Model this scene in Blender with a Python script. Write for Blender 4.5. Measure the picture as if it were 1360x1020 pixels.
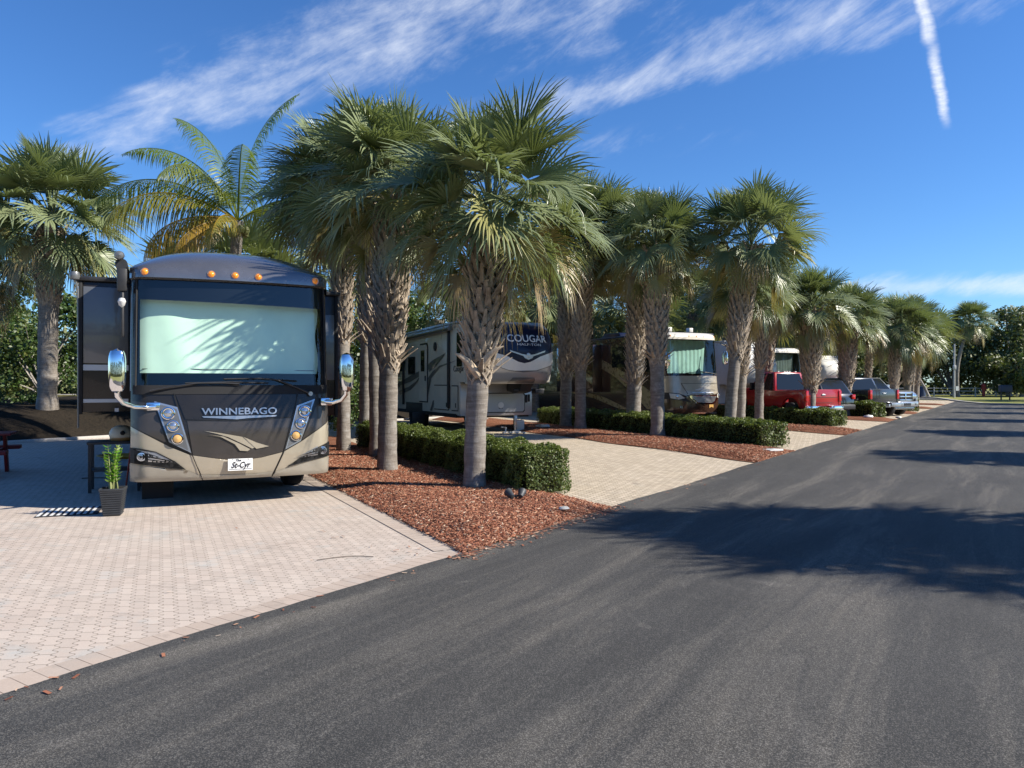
import bpy, bmesh, math, random
import numpy as np
from mathutils import Vector, Matrix
R = math.radians
for o in list(bpy.data.objects): bpy.data.objects.remove(o)
scene = bpy.context.scene
col = scene.collection

# ---------------------------------------------------------------- camera
cam_d = bpy.data.cameras.new('camera'); cam = bpy.data.objects.new('camera', cam_d)
col.objects.link(cam); scene.camera = cam
cam.location = (0, 0, 1.6); cam.rotation_euler = (R(90), 0, 0)
cam_d.sensor_width = 36; cam_d.lens = 36*1000/1360
cam_d.clip_start = 0.05; cam_d.clip_end = 4000

# ---------------------------------------------------------------- light
SUN_EL, SUN_AZ = R(35.5), R(-9)          # direction towards the sun, measured from +X
sdir = Vector((math.cos(SUN_EL)*math.cos(SUN_AZ), math.cos(SUN_EL)*math.sin(SUN_AZ), math.sin(SUN_EL)))
sd = bpy.data.lights.new('sun', 'SUN'); sun = bpy.data.objects.new('sun', sd); col.objects.link(sun)
sd.energy = 5.0; sd.angle = R(0.53); sd.color = (1.0, 0.93, 0.82)
sun.rotation_euler = sdir.to_track_quat('Z', 'Y').to_euler(); sun.location = (30, 0, 30)
scene.view_settings.view_transform = 'Standard'; scene.view_settings.look = 'None'
scene.cycles.max_bounces = 6; scene.cycles.diffuse_bounces = 3; scene.cycles.glossy_bounces = 3; scene.cycles.transmission_bounces = 3; scene.cycles.transparent_max_bounces = 8
scene.cycles.caustics_reflective = False; scene.cycles.caustics_refractive = False
scene.view_settings.exposure = 0.80; scene.view_settings.gamma = 1.0

# ---------------------------------------------------------------- node helpers
class NT:
    def __init__(s, tree): s.t = tree; s.n = tree.nodes; s.l = tree.links
    def new(s, t, **kw):
        n = s.n.new(t)
        for k, v in kw.items(): setattr(n, k, v)
        return n
    def put(s, sock, v):
        if isinstance(v, bpy.types.NodeSocket): s.l.new(v, sock)
        else: sock.default_value = v
    def m(s, op, a, b=None, c=None, clamp=False):
        n = s.new('ShaderNodeMath', operation=op); n.use_clamp = clamp
        for i, v in enumerate((a, b, c)):
            if v is not None: s.put(n.inputs[i], v)
        return n.outputs[0]
    def vm(s, op, a, b=None, out=0):
        n = s.new('ShaderNodeVectorMath', operation=op)
        s.put(n.inputs[0], a)
        if b is not None: s.put(n.inputs[1], b)
        return n.outputs[out]
    def noise(s, vec, scale, detail=4, rough=.5, dist=0, out=0):
        n = s.new('ShaderNodeTexNoise'); s.l.new(vec, n.inputs['Vector'])
        n.inputs['Scale'].default_value = scale; n.inputs['Detail'].default_value = detail
        n.inputs['Roughness'].default_value = rough; n.inputs['Distortion'].default_value = dist
        return n.outputs[out]
    def ramp(s, fac, stops):
        n = s.new('ShaderNodeValToRGB'); s.l.new(fac, n.inputs[0]); e = n.color_ramp.elements
        while len(e) > 1: e.remove(e[-1])
        e[0].position = stops[0][0]; e[0].color = (*stops[0][1], 1)
        for p, c in stops[1:]:
            x = e.new(p); x.color = (*c, 1)
        return n.outputs[0]
    def mr(s, v, a, b, c=0., d=1., smooth=False):
        n = s.new('ShaderNodeMapRange'); n.interpolation_type = 'SMOOTHSTEP' if smooth else 'LINEAR'
        s.put(n.inputs[0], v)
        for i, q in enumerate((a, b, c, d)): n.inputs[i+1].default_value = q
        return n.outputs[0]
    def mix(s, fac, a, b, mode='MIX'):
        n = s.new('ShaderNodeMix', data_type='RGBA', blend_type=mode)
        s.put(n.inputs[0], fac)
        for i, v in ((6, a), (7, b)):
            if isinstance(v, tuple) and len(v) == 3: v = (*v, 1)
            s.put(n.inputs[i], v)
        return n.outputs[2]
    def mapping(s, vec, loc=(0,0,0), rot=(0,0,0), sc=(1,1,1)):
        n = s.new('ShaderNodeMapping'); s.l.new(vec, n.inputs[0])
        n.inputs[1].default_value = loc; n.inputs[2].default_value = rot; n.inputs[3].default_value = sc
        return n.outputs[0]
    def xyz(s, vec):
        n = s.new('ShaderNodeSeparateXYZ'); s.l.new(vec, n.inputs[0]); return n.outputs
    def comb(s, x, y, z=0.):
        n = s.new('ShaderNodeCombineXYZ')
        for i, v in enumerate((x, y, z)): s.put(n.inputs[i], v)
        return n.outputs[0]

# ---------------------------------------------------------------- world: clear winter sky with thin high cirrus
w = bpy.data.worlds.new('World'); scene.world = w; w.use_nodes = True
T = NT(w.node_tree); T.n.clear()
sky = T.new('ShaderNodeTexSky', sky_type='NISHITA'); sky.sun_disc = False
sky.sun_elevation = SUN_EL; sky.sun_rotation = R(90) - SUN_AZ
sky.altitude = 0; sky.air_density = 1.0; sky.dust_density = 0.15; sky.ozone_density = 3.0
dirv = T.new('ShaderNodeTexCoord').outputs['Generated']
d = T.xyz(dirv)
zc = T.m('MAXIMUM', d[2], 0.03)
P = T.comb(T.m('DIVIDE', d[0], zc), T.m('DIVIDE', d[1], zc))      # position on a high flat cloud layer
warp = T.vm('MULTIPLY', T.vm('SUBTRACT', T.noise(P, 1.6, 3, out=1), (.5, .5, .5)), (.35, .35, 0))
Pw = T.vm('ADD', P, warp)
def band(ax, ay, bx, by, wd, ends=.35, pos=None):
    L = math.hypot(bx-ax, by-ay); ux, uy = (bx-ax)/L, (by-ay)/L
    q = T.vm('SUBTRACT', pos or Pw, (ax, ay, 0))
    t = T.vm('DOT_PRODUCT', q, (ux, uy, 0), out=1); s_ = T.vm('DOT_PRODUCT', q, (-uy, ux, 0), out=1)
    a = T.mr(T.m('ABSOLUTE', s_), wd, 0.0, smooth=True)
    e1 = T.mr(t, -ends*.5, ends, smooth=True); e2 = T.mr(t, L+ends*.5, L-ends, smooth=True)
    return T.m('MULTIPLY', a, T.m('MULTIPLY', e1, e2))
# stretched fibres running along the bands
st = T.mapping(T.mapping(dirv, rot=(0, R(27), 0)), sc=(7, 7, 30))
fib = T.noise(st, 1.0, 9, .66, .35)
puff = T.noise(T.mapping(T.mapping(dirv, rot=(0, R(27), 0)), sc=(1, 1, 1.8)), 15, 8, .62)
big = T.noise(Pw, 1.2, 2)
b1 = band(-2.0, 3.35, .2, 1.75, .30)
b1b = band(-.95, 2.5, .45, 1.9, .36)
b2 = band(-.2, 2.92, 1.2, 1.9, .30)
b2b = band(.35, 2.45, 1.35, 1.75, .36)
b3 = band(-.2, 3.4, .9, 3.0, .3)
b4 = band(3.0, 7.8, 7.4, 7.4, 1.6, ends=1.2)
b5 = band(1.2, 1.75, 2.2, 1.5, .15)
def mul(x, k): return T.m('MULTIPLY', x, k)
tot = mul(b1, 1.0)
for b_, k in ((b1b, .75), (b2, 1.0), (b2b, .75), (b3, .28), (b4, 1.15), (b5, .45)):
    tot = T.m('MAXIMUM', tot, mul(b_, k))
tex = T.m('ADD', mul(fib, .62), mul(puff, .38))
cl = T.m('MULTIPLY', T.mr(T.m('ADD', T.m('MULTIPLY', tot, .42), T.m('MULTIPLY', T.m('SUBTRACT', tex, .5), 1.9)), .03, .98, smooth=True),
         T.mr(tot, 0.02, .3, smooth=True), clamp=True)
con_p = T.vm('ADD', P, T.vm('MULTIPLY', T.vm('SUBTRACT', T.noise(P, 7, 6, .7, out=1), (.5, .5, .5)), (.026, .026, 0)))
con = T.m('MAXIMUM', band(.93, 1.75, 1.235, 2.22, .026, .1, con_p), band(1.225, 2.2, 1.66, 2.88, .024, .25, con_p))
con = T.m('MULTIPLY', T.mr(con, 0.0, .9), T.mr(T.noise(P, 26, 6, .7), .3, .6, .6, 1.0))
cloud = T.m('MAXIMUM', mul(cl, .85), mul(con, .85), clamp=True)
hs = T.new('ShaderNodeHueSaturation'); T.l.new(sky.outputs[0], hs.inputs['Color'])
hs.inputs['Saturation'].default_value = 1.12; hs.inputs['Value'].default_value = 1.0
tint = T.mix(1.0, hs.outputs[0], (.66, .94, 1.28), 'MULTIPLY')
colr = T.mix(cloud, tint, (7.6, 8.0, 8.7))
bg = T.new('ShaderNodeBackground'); T.l.new(colr, bg.inputs[0]); bg.inputs[1].default_value = 0.076
T.l.new(bg.outputs[0], T.new('ShaderNodeOutputWorld').inputs[0])

# ---------------------------------------------------------------- materials
MATS = {}
def mat(name, base=(.5,.5,.5), rough=.5, metal=0., spec=.5, emit=None, coat=0., alpha=None, var=0., vscale=6., bump=0., bscale=40., trans=0.):
    if name in MATS: return MATS[name]
    m = bpy.data.materials.new(name); m.use_nodes = True; t = NT(m.node_tree)
    b = t.n['Principled BSDF']; b.inputs['Base Color'].default_value = (*base, 1)
    b.inputs['Roughness'].default_value = rough; b.inputs['Metallic'].default_value = metal
    b.inputs['Specular IOR Level'].default_value = spec; b.inputs['Coat Weight'].default_value = coat
    b.inputs['Coat Roughness'].default_value = .04
    oc = t.new('ShaderNodeTexCoord').outputs['Object']
    if var:
        n = t.noise(oc, vscale, 5, .6)
        t.l.new(t.mix(t.mr(n, .3, .7), tuple(c*(1-var) for c in base), tuple(min(1, c*(1+var)) for c in base)), b.inputs['Base Color'])
        t.l.new(t.mr(n, .3, .7, max(0, rough-.1*var*3), min(1, rough+.12*var*3)), b.inputs['Roughness'])
    if bump:
        n = t.noise(oc, bscale, 5, .6); bp = t.new('ShaderNodeBump'); bp.inputs['Strength'].default_value = bump
        bp.inputs['Distance'].default_value = .01
        t.l.new(n, bp.inputs['Height']); t.l.new(bp.outputs[0], b.inputs['Normal'])
    if emit: b.inputs['Emission Color'].default_value = (*emit, 1); b.inputs['Emission Strength'].default_value = 1
    if trans: b.inputs['Transmission Weight'].default_value = trans
    MATS[name] = m; return m

def glass_mat(name, tint, refl=1.0, dirt=0.0):
    m = bpy.data.materials.new(name); m.use_nodes = True; t = NT(m.node_tree); t.n.clear()
    tr = t.new('ShaderNodeBsdfTransparent'); tr.inputs[0].default_value = (*tint, 1)
    gl = t.new('ShaderNodeBsdfGlossy'); gl.inputs['Roughness'].default_value = .015
    gl.inputs[0].default_value = (refl, refl, refl, 1)
    lw = t.new('ShaderNodeLayerWeight'); lw.inputs[0].default_value = .5
    fr = t.m('ADD', t.m('MULTIPLY', t.m('POWER', lw.outputs['Facing'], 5.0), .93), .055)
    mx = t.new('ShaderNodeMixShader'); t.l.new(fr, mx.inputs[0])
    t.l.new(tr.outputs[0], mx.inputs[1]); t.l.new(gl.outputs[0], mx.inputs[2])
    t.l.new(mx.outputs[0], t.new('ShaderNodeOutputMaterial').inputs[0])
    MATS[name] = m; return m

def leaf_mat(name, c0, c1, c2, rough=.42, transl=.3):
    """tone attribute: 0 young/green .. 1 old; each leaf keeps one tone, lifted on hedge tops as painted sunlight"""
    m = bpy.data.materials.new(name); m.use_nodes = True; t = NT(m.node_tree); t.n.clear()
    at = t.new('ShaderNodeAttribute', attribute_name='tone').outputs['Fac']
    c = t.ramp(at, [(0, c0), (.55, c1), (.8, c2), (1, (.30, .22, .11))])
    b = t.new('ShaderNodeBsdfPrincipled'); t.l.new(c, b.inputs['Base Color'])
    b.inputs['Roughness'].default_value = rough; b.inputs['Specular IOR Level'].default_value = .55
    tl = t.new('ShaderNodeBsdfTranslucent')
    t.l.new(t.mix(1., c, (1.35, 1.4, .75), 'MULTIPLY'), tl.inputs[0])
    mx = t.new('ShaderNodeMixShader'); mx.inputs[0].default_value = transl
    t.l.new(b.outputs[0], mx.inputs[1]); t.l.new(tl.outputs[0], mx.inputs[2])
    t.l.new(mx.outputs[0], t.new('ShaderNodeOutputMaterial').inputs[0])
    MATS[name] = m; return m

leaf_mat('palm_leaf', (.225, .262, .135), (.150, .190, .085), (.35, .32, .12), .32, .19)
leaf_mat('palm_leaf_far', (.21, .24, .115), (.145, .18, .07), (.28, .27, .09), .55, .2)
leaf_mat('coconut_leaf', (.12, .19, .035), (.17, .19, .03), (.38, .24, .035), .4, .35)
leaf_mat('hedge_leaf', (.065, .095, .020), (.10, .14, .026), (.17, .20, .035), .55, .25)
leaf_mat('oak_leaf', (.07, .095, .030), (.11, .135, .045), (.17, .18, .065), .55, .2)
leaf_mat('shrub_leaf', (.045, .085, .02), (.075, .125, .028), (.14, .17, .04), .45, .25)
leaf_mat('pot_leaf', (.10, .24, .03), (.16, .33, .04), (.35, .42, .16), .3, .3)

def m_trunk():
    m = bpy.data.materials.new('palm_trunk'); m.use_nodes = True; t = NT(m.node_tree); b = t.n['Principled BSDF']
    oc = t.new('ShaderNodeTexCoord').outputs['Object']
    ring = t.noise(t.mapping(oc, sc=(3, 3, 26)), 1.0, 6, .65, .6)
    bl = t.noise(oc, 7, 5, .6); fine = t.noise(t.mapping(oc, sc=(60, 60, 14)), 1, 3, .6)
    c = t.ramp(ring, [(.25, (.13, .115, .095)), (.5, (.21, .185, .16)), (.75, (.30, .275, .24))])
    c = t.mix(t.mr(bl, .5, .75, 0, .8), c, (.36, .345, .32)); c = t.mix(t.mr(fine, .5, .75, 0, .5), c, (.12, .10, .08))
    t.l.new(c, b.inputs['Base Color']); b.inputs['Roughness'].default_value = .9; b.inputs['Specular IOR Level'].default_value = .2
    h = t.m('ADD', ring, t.m('MULTIPLY', fine, .5)); bp = t.new('ShaderNodeBump'); bp.inputs['Strength'].default_value = .6
    bp.inputs['Distance'].default_value = .015; t.l.new(h, bp.inputs['Height']); t.l.new(bp.outputs[0], b.inputs['Normal'])
    MATS['palm_trunk'] = m
m_trunk()
mat('boot', (.35, .29, .225), .85, spec=.2, var=.45, vscale=9, bump=.5, bscale=60)
mat('stub_pale', (.50, .40, .29), .8, spec=.2, var=.3, vscale=9, bump=.4, bscale=60)
mat('petiole', (.20, .22, .08), .5, var=.2)
mat('bark', (.16, .135, .11), .95, spec=.15, var=.35, vscale=5, bump=.8, bscale=18)
mat('pale_bark', (.34, .31, .28), .9, spec=.15, var=.3, vscale=5, bump=.5, bscale=18)
mat('hedge_core', (.03, .03, .015), 1.0, spec=0., var=.4)

def m_asphalt():
    m = bpy.data.materials.new('asphalt'); m.use_nodes = True; t = NT(m.node_tree); b = t.n['Principled BSDF']
    oc = t.new('ShaderNodeTexCoord').outputs['Object']
    al = t.mapping(oc, rot=(0, 0, R(33.6)))              # local y runs along the road
    fine = t.noise(oc, 150, 3, .8); mid = t.noise(oc, 42, 3, .75); grit = t.noise(oc, 420, 1)
    wear = t.noise(t.mapping(al, sc=(1.5, .16, 1)), 1.0, 7, .7, .5)
    blot = t.noise(oc, .55, 4, .6); streak = t.noise(t.mapping(al, sc=(7, .25, 1)), 1., 4, .6)
    sp = t.mr(fine, .50, .60); sp2 = t.mr(mid, .55, .68)
    g = t.mix(t.mr(blot, .3, .7), (.029, .029, .028), (.043, .0425, .041))
    wr = t.m('MULTIPLY', t.mr(wear, .50, .70), t.mr(streak, .35, .65, .35, 1))
    dens = t.m('ADD', t.mr(wear, .35, .7, .20, .55), t.m('MULTIPLY', wr, .3), clamp=True)
    g = t.mix(t.m('MULTIPLY', sp, dens), g, (.36, .34, .305))
    g = t.mix(t.m('MULTIPLY', sp2, t.m('MULTIPLY', dens, .35)), g, (.16, .155, .15))
    g = t.mix(t.m('MULTIPLY', wr, .34), g, (.24, .205, .155))
    sc = t.noise(t.mapping(al, loc=(3, 8, 0), sc=(.9, .5, 1)), 1.3, 5, .75, 1.2)
    g = t.mix(t.m('MULTIPLY', t.mr(sc, .60, .74), t.mr(fine, .4, .6, 0, .5)), g, (.28, .26, .23))
    t.l.new(g, b.inputs['Base Color']); t.l.new(t.mr(fine, .3, .7, .62, .9), b.inputs['Roughness'])
    b.inputs['Specular IOR Level'].default_value = .25
    bp = t.new('ShaderNodeBump'); bp.inputs['Strength'].default_value = .75; bp.inputs['Distance'].default_value = .007
    t.l.new(t.m('ADD', fine, t.m('MULTIPLY', grit, .5)), bp.inputs['Height']); t.l.new(bp.outputs[0], b.inputs['Normal'])
    MATS['asphalt'] = m
m_asphalt()

def m_pavers(name, ang, ca, cb, cc, joint, bw=.175, bh=.095, scallop=.016, uv=False, var=.5, ms=.0045):
    m = bpy.data.materials.new(name); m.use_nodes = True; t = NT(m.node_tree); b = t.n['Principled BSDF']
    tc = t.new('ShaderNodeTexCoord'); oc = tc.outputs['Object']
    v = tc.outputs['UV'] if uv else t.mapping(oc, rot=(0, 0, R(ang)))
    x, y, z = t.xyz(v)
    if scallop:
        ph = t.m('MULTIPLY', x, 2*math.pi/bw)
        row = t.m('FLOOR', t.m('DIVIDE', y, bh))
        y2 = t.m('ADD', y, t.m('MULTIPLY', t.m('SINE', t.m('MULTIPLY', x, 4*math.pi/bw)), scallop))
        x2 = t.m('ADD', x, t.m('MULTIPLY', t.m('SINE', t.m('MULTIPLY', y, 2*math.pi/bh)), scallop*.45))
        v2 = t.comb(x2, y2)
    else: v2 = v
    br = t.new('ShaderNodeTexBrick'); t.l.new(v2, br.inputs['Vector'])
    br.offset = .5; br.inputs['Scale'].default_value = 1; br.inputs['Mortar Size'].default_value = ms
    br.inputs['Mortar Smooth'].default_value = .35; br.inputs['Brick Width'].default_value = bw; br.inputs['Row Height'].default_value = bh
    br.inputs['Color1'].default_value = (0, 0, 0, 1); br.inputs['Color2'].default_value = (1, 1, 1, 1); br.inputs['Mortar'].default_value = (.5, .5, .5, 1)
    br.inputs['Bias'].default_value = 0
    rnd = t.xyz(br.outputs['Color'])[0]
    lf = t.noise(oc, 1.1, 4, .7); lf2 = t.noise(t.mapping(oc, loc=(7, 3, 0)), 1.7, 4, .7); gr = t.noise(oc, 90, 4, .7)
    c = t.mix(t.mr(lf, .35, .65), ca, cb)
    c = t.mix(t.mr(lf2, .55, .72, 0, .8), c, cc)
    c = t.mix(t.m('MULTIPLY', t.mr(rnd, .1, 1), .35*var*2), c, tuple(k*.68 for k in ca))
    c = t.mix(t.mr(gr, .3, .7, 0, .28), c, tuple(k*.5 for k in cb))
    st = t.noise(t.mapping(oc, loc=(1, 9, 0)), 2.3, 6, .75, 1.)
    c = t.mix(t.mr(st, .55, .72, 0, .42), c, (.17, .15, .13))
    jn = t.noise(oc, 5, 3)
    c = t.mix(t.m('MULTIPLY', br.outputs['Fac'], t.mr(jn, .3, .6, .55, 1)), c, joint)
    t.l.new(c, b.inputs['Base Color']); b.inputs['Roughness'].default_value = .88; b.inputs['Specular IOR Level'].default_value = .25
    h = t.m('SUBTRACT', t.m('MULTIPLY', gr, .25), br.outputs['Fac'])
    bp = t.new('ShaderNodeBump'); bp.inputs['Strength'].default_value = .7; bp.inputs['Distance'].default_value = .006
    t.l.new(h, bp.inputs['Height']); t.l.new(bp.outputs[0], b.inputs['Normal'])
    MATS[name] = m
m_pavers('pavers_pink', -25-90, (.52, .432, .36), (.55, .47, .395), (.42, .435, .41), (.24, .20, .16))
m_pavers('pavers_tan', -25-90, (.56, .47, .345), (.60, .51, .39), (.50, .44, .34), (.16, .12, .09), scallop=.008, ms=.008, var=1.0)
m_pavers('pavers_border', 0, (.46, .37, .30), (.50, .415, .34), (.42, .37, .32), (.15, .115, .09), bw=.115, bh=.235, scallop=0, uv=True, ms=.003)

def m_ground(name, a, b_, c_, s1=.5, s2=30, bump=.6, bd=.02):
    m = bpy.data.materials.new(name); m.use_nodes = True; t = NT(m.node_tree); b = t.n['Principled BSDF']
    oc = t.new('ShaderNodeTexCoord').outputs['Object']
    n1 = t.noise(oc, s1, 5, .6); n2 = t.noise(oc, s2, 4, .7)
    c = t.mix(t.mr(n1, .35, .65), a, b_); c = t.mix(t.mr(n2, .45, .7), c, c_)
    t.l.new(c, b.inputs['Base Color']); b.inputs['Roughness'].default_value = .95; b.inputs['Specular IOR Level'].default_value = .1
    bp = t.new('ShaderNodeBump'); bp.inputs['Strength'].default_value = bump; bp.inputs['Distance'].default_value = bd
    t.l.new(n2, bp.inputs['Height']); t.l.new(bp.outputs[0], b.inputs['Normal'])
    MATS[name] = m
m_ground('grass', (.24, .25, .07), (.30, .29, .10), (.12, .14, .045), .4, 14)
m_ground('dry_grass', (.30, .27, .13), (.24, .24, .10), (.20, .19, .09), .3, 10)
m_ground('mulch_base', (.22, .09, .05), (.28, .13, .075), (.10, .045, .03), .9, 55, .9, .03)
m_ground('berm_soil', (.024, .020, .015), (.036, .028, .020), (.014, .012, .010), .8, 12, .9, .05)  # dark mulch soil, deepened further to stand in for shade on the slope
m_ground('edging_concrete', (.44, .42, .39), (.50, .48, .45), (.34, .32, .3), 1.5, 60, .3, .005)
def m_chip():
    m = bpy.data.materials.new('mulch_chip'); m.use_nodes = True; t = NT(m.node_tree); b = t.n['Principled BSDF']
    at = t.new('ShaderNodeAttribute', attribute_name='tone').outputs['Fac']
    c = t.ramp(at, [(0, (.09, .034, .022)), (.3, (.235, .088, .052)), (.65, (.35, .155, .092)), (.86, (.47, .28, .18)), (1, (.58, .46, .34))])
    t.l.new(c, b.inputs['Base Color']); b.inputs['Roughness'].default_value = .9; b.inputs['Specular IOR Level'].default_value = .15
    MATS['mulch_chip'] = m
m_chip()

# ---------------------------------------------------------------- object helpers
def tag(o, label=None, cat=None, group=None, kind=None):
    if label: o['label'] = label
    if cat: o['category'] = cat
    if group: o['group'] = group
    if kind: o['kind'] = kind
    return o
def thing(name, label, cat, loc=(0,0,0), rz=0, group=None):
    o = bpy.data.objects.new(name, None); col.objects.link(o); o.location = loc; o.rotation_euler = (0, 0, rz)
    o.empty_display_size = .2
    return tag(o, label, cat, group)
def link(name, me, parent=None, mats=None, loc=None):
    o = bpy.data.objects.new(name, me); col.objects.link(o)
    if parent: o.parent = parent
    if mats is not None:
        me.materials.clear()
        for m_ in (mats if isinstance(mats, (list, tuple)) else [mats]): me.materials.append(MATS[m_] if isinstance(m_, str) else m_)
    if loc: o.location = loc
    return o
def fast(name, V, F, tone=None, smooth=False):
    V = np.asarray(V, dtype=np.float32).reshape(-1, 3); F = np.asarray(F, dtype=np.int32); k = F.shape[1]
    me = bpy.data.meshes.new(name); me.vertices.add(len(V)); me.vertices.foreach_set('co', V.ravel())
    me.loops.add(F.size); me.loops.foreach_set('vertex_index', F.ravel())
    me.polygons.add(len(F)); me.polygons.foreach_set('loop_start', np.arange(0, F.size, k, dtype=np.int32))
    me.update(calc_edges=True)
    if smooth: me.polygons.foreach_set('use_smooth', np.ones(len(F), dtype=bool))
    if tone is not None:
        a = me.attributes.new('tone', 'FLOAT', 'FACE'); a.data.foreach_set('value', np.asarray(tone, dtype=np.float32))
    me.validate(); return me
class MB:
    """collects shapes, then links them as one mesh"""
    def __init__(s): s.v = []; s.f = []
    def add(s, vs, fs):
        n = len(s.v); s.v += [tuple(v) for v in vs]; s.f += [tuple(i+n for i in f) for f in fs]; return s
    def box(s, c, d, rot=None, taper=None):
        vs = []
        for z in (-1, 1):
            k = 1 if (taper is None or z < 0) else taper
            for x, y in ((-1,-1),(1,-1),(1,1),(-1,1)):
                p = Vector((x*d[0]/2*k, y*d[1]/2*k, z*d[2]/2))
                if rot: p = rot @ p
                vs.append(p+Vector(c))
        return s.add(vs, [(3,2,1,0),(4,5,6,7),(0,1,5,4),(1,2,6,5),(2,3,7,6),(3,0,4,7)])
    def b2(s, x0, x1, y0, y1, z0, z1): return s.box(((x0+x1)/2, (y0+y1)/2, (z0+z1)/2), (abs(x1-x0), abs(y1-y0), abs(z1-z0)))
    def tube(s, pts, r, n=8, cap=True):
        pts = [Vector(p) for p in pts]; rs = r if isinstance(r, (list, tuple)) else [r]*len(pts); vs = []; ref = None
        for i, p in enumerate(pts):
            d_ = (pts[min(i+1, len(pts)-1)]-pts[max(i-1, 0)]).normalized()
            if ref is None or abs(ref.dot(d_)) > .98: ref = Vector((0,0,1)) if abs(d_.z) < .9 else Vector((1,0,0))
            a = d_.cross(ref).normalized(); b_ = d_.cross(a).normalized(); ref = a.cross(d_)*1.0 if False else ref
            for k in range(n):
                t_ = 2*math.pi*k/n; vs.append(p + a*math.cos(t_)*rs[i] + b_*math.sin(t_)*rs[i])
        fs = [(i*n+k, i*n+(k+1)%n, (i+1)*n+(k+1)%n, (i+1)*n+k) for i in range(len(pts)-1) for k in range(n)]
        if cap: fs += [tuple(range(n-1, -1, -1)), tuple(range((len(pts)-1)*n, len(pts)*n))]
        return s.add(vs, fs)
    def lathe(s, prof, c=(0,0,0), axis='z', n=20, a=None):
        """prof: list of (radius, height)"""
        vs = []
        for r_, h in prof:
            for k in range(n):
                t_ = 2*math.pi*k/n; p = (r_*math.cos(t_), r_*math.sin(t_), h)
                if axis == 'x': p = (p[2], p[0], p[1])
                elif axis == 'y': p = (p[0], p[2], p[1])
                vs.append((p[0]+c[0], p[1]+c[1], p[2]+c[2]))
        fs = [(i*n+k, i*n+(k+1)%n, (i+1)*n+(k+1)%n, (i+1)*n+k) for i in range(len(prof)-1) for k in range(n)]
        if prof[0][0] > 1e-5: fs.append(tuple(range(n-1, -1, -1)))
        if prof[-1][0] > 1e-5: fs.append(tuple(range((len(prof)-1)*n, len(prof)*n)))
        return s.add(vs, fs)
    def prism(s, poly, h0, h1, axis='z'):
        """poly extruded between h0 and h1; axis x: poly is (y,z); axis y: poly is (x,z)"""
        n = len(poly); vs = []
        for h in (h0, h1):
            for a_, b_ in poly: vs.append((a_, b_, h) if axis == 'z' else ((h, a_, b_) if axis == 'x' else (a_, h, b_)))
        fs = [tuple(range(n-1, -1, -1)), tuple(range(n, 2*n))] + [(k, (k+1)%n, n+(k+1)%n, n+k) for k in range(n)]
        return s.add(vs, fs)
    def build(s, name, m_, parent=None, bevel=0, smooth=False, seg=2, sub=0, loc=None):
        me = bpy.data.meshes.new(name); me.from_pydata(s.v, [], s.f)
        bm = bmesh.new(); bm.from_mesh(me)
        bmesh.ops.recalc_face_normals(bm, faces=bm.faces)
        if bevel:
            es = [e for e in bm.edges if len(e.link_faces) == 2 and e.calc_face_angle(0) > .5]
            bmesh.ops.bevel(bm, geom=es, offset=bevel, segments=seg, affect='EDGES', profile=.5, clamp_overlap=True)
        if smooth or bevel:
            for f in bm.faces: f.smooth = True
            for e in bm.edges:
                if len(e.link_faces) == 2 and e.calc_face_angle(0) > (.6 if not bevel else .75): e.smooth = False
        bm.to_mesh(me); bm.free()
        return link(name, me, parent, m_, loc)

def patch(name, poly, fn, m_, parent=None, off=.003, step=.06, thick=0., plane='xz'):
    """a polygon in (x,z) cut to a grid and laid on the curved surface fn(a,b)->Vector, off metres proud along fn's outward side"""
    bm = bmesh.new(); vs = [bm.verts.new((a, 0, b)) for a, b in poly]; bm.faces.new(vs)
    bmesh.ops.triangulate(bm, faces=bm.faces[:])
    xs = [p[0] for p in poly]; zs = [p[1] for p in poly]
    for lo, hi, no in ((min(xs), max(xs), (1,0,0)), (min(zs), max(zs), (0,0,1))):
        n = int((hi-lo)/step)
        for i in range(1, n+1):
            c = lo + (hi-lo)*i/(n+1)
            bmesh.ops.bisect_plane(bm, geom=bm.verts[:]+bm.edges[:]+bm.faces[:], plane_co=tuple(c*k for k in no), plane_no=no, dist=1e-5)
    if thick:
        r_ = bmesh.ops.extrude_face_region(bm, geom=bm.faces[:])
        ext = {v for v in r_['geom'] if isinstance(v, bmesh.types.BMVert)}
    else: ext = set()
    for v in bm.verts:
        v.co = fn(v.co.x, v.co.z, off + (thick if v in ext else 0))
    bmesh.ops.recalc_face_normals(bm, faces=bm.faces)
    me = bpy.data.meshes.new(name); bm.to_mesh(me); bm.free()
    if not thick: me.polygons.foreach_set('use_smooth', np.ones(len(me.polygons), dtype=bool))
    return link(name, me, parent, m_)

def text_mesh(name, txt, size, fn, m_, parent, width=None, off=.004, thick=.01, shear=0., sx=1., bold=0.):
    """lettering as raised mesh; fn maps (a,b,off) to the surface"""
    cu = bpy.data.curves.new(name, 'FONT'); cu.body = txt; cu.size = size; cu.shear = shear; cu.offset = bold
    cu.align_x = 'CENTER'; cu.align_y = 'CENTER'; cu.extrude = .001; cu.resolution_u = 3
    ob = bpy.data.objects.new(name, cu); col.objects.link(ob)
    dg = bpy.context.evaluated_depsgraph_get(); dg.update()
    me = bpy.data.meshes.new_from_object(ob.evaluated_get(dg)); bpy.data.objects.remove(ob); bpy.data.curves.remove(cu)
    co = np.zeros(len(me.vertices)*3, dtype=np.float32); me.vertices.foreach_get('co', co); co = co.reshape(-1, 3)
    if width: sx = width/(co[:,0].max()-co[:,0].min())
    co[:,0] *= sx
    for i, v in enumerate(me.vertices):
        v.co = fn(co[i,0], co[i,1], off+(thick if co[i,2] > 0 else 0))
    me.name = name
    return link(name, me, parent, m_)
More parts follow.
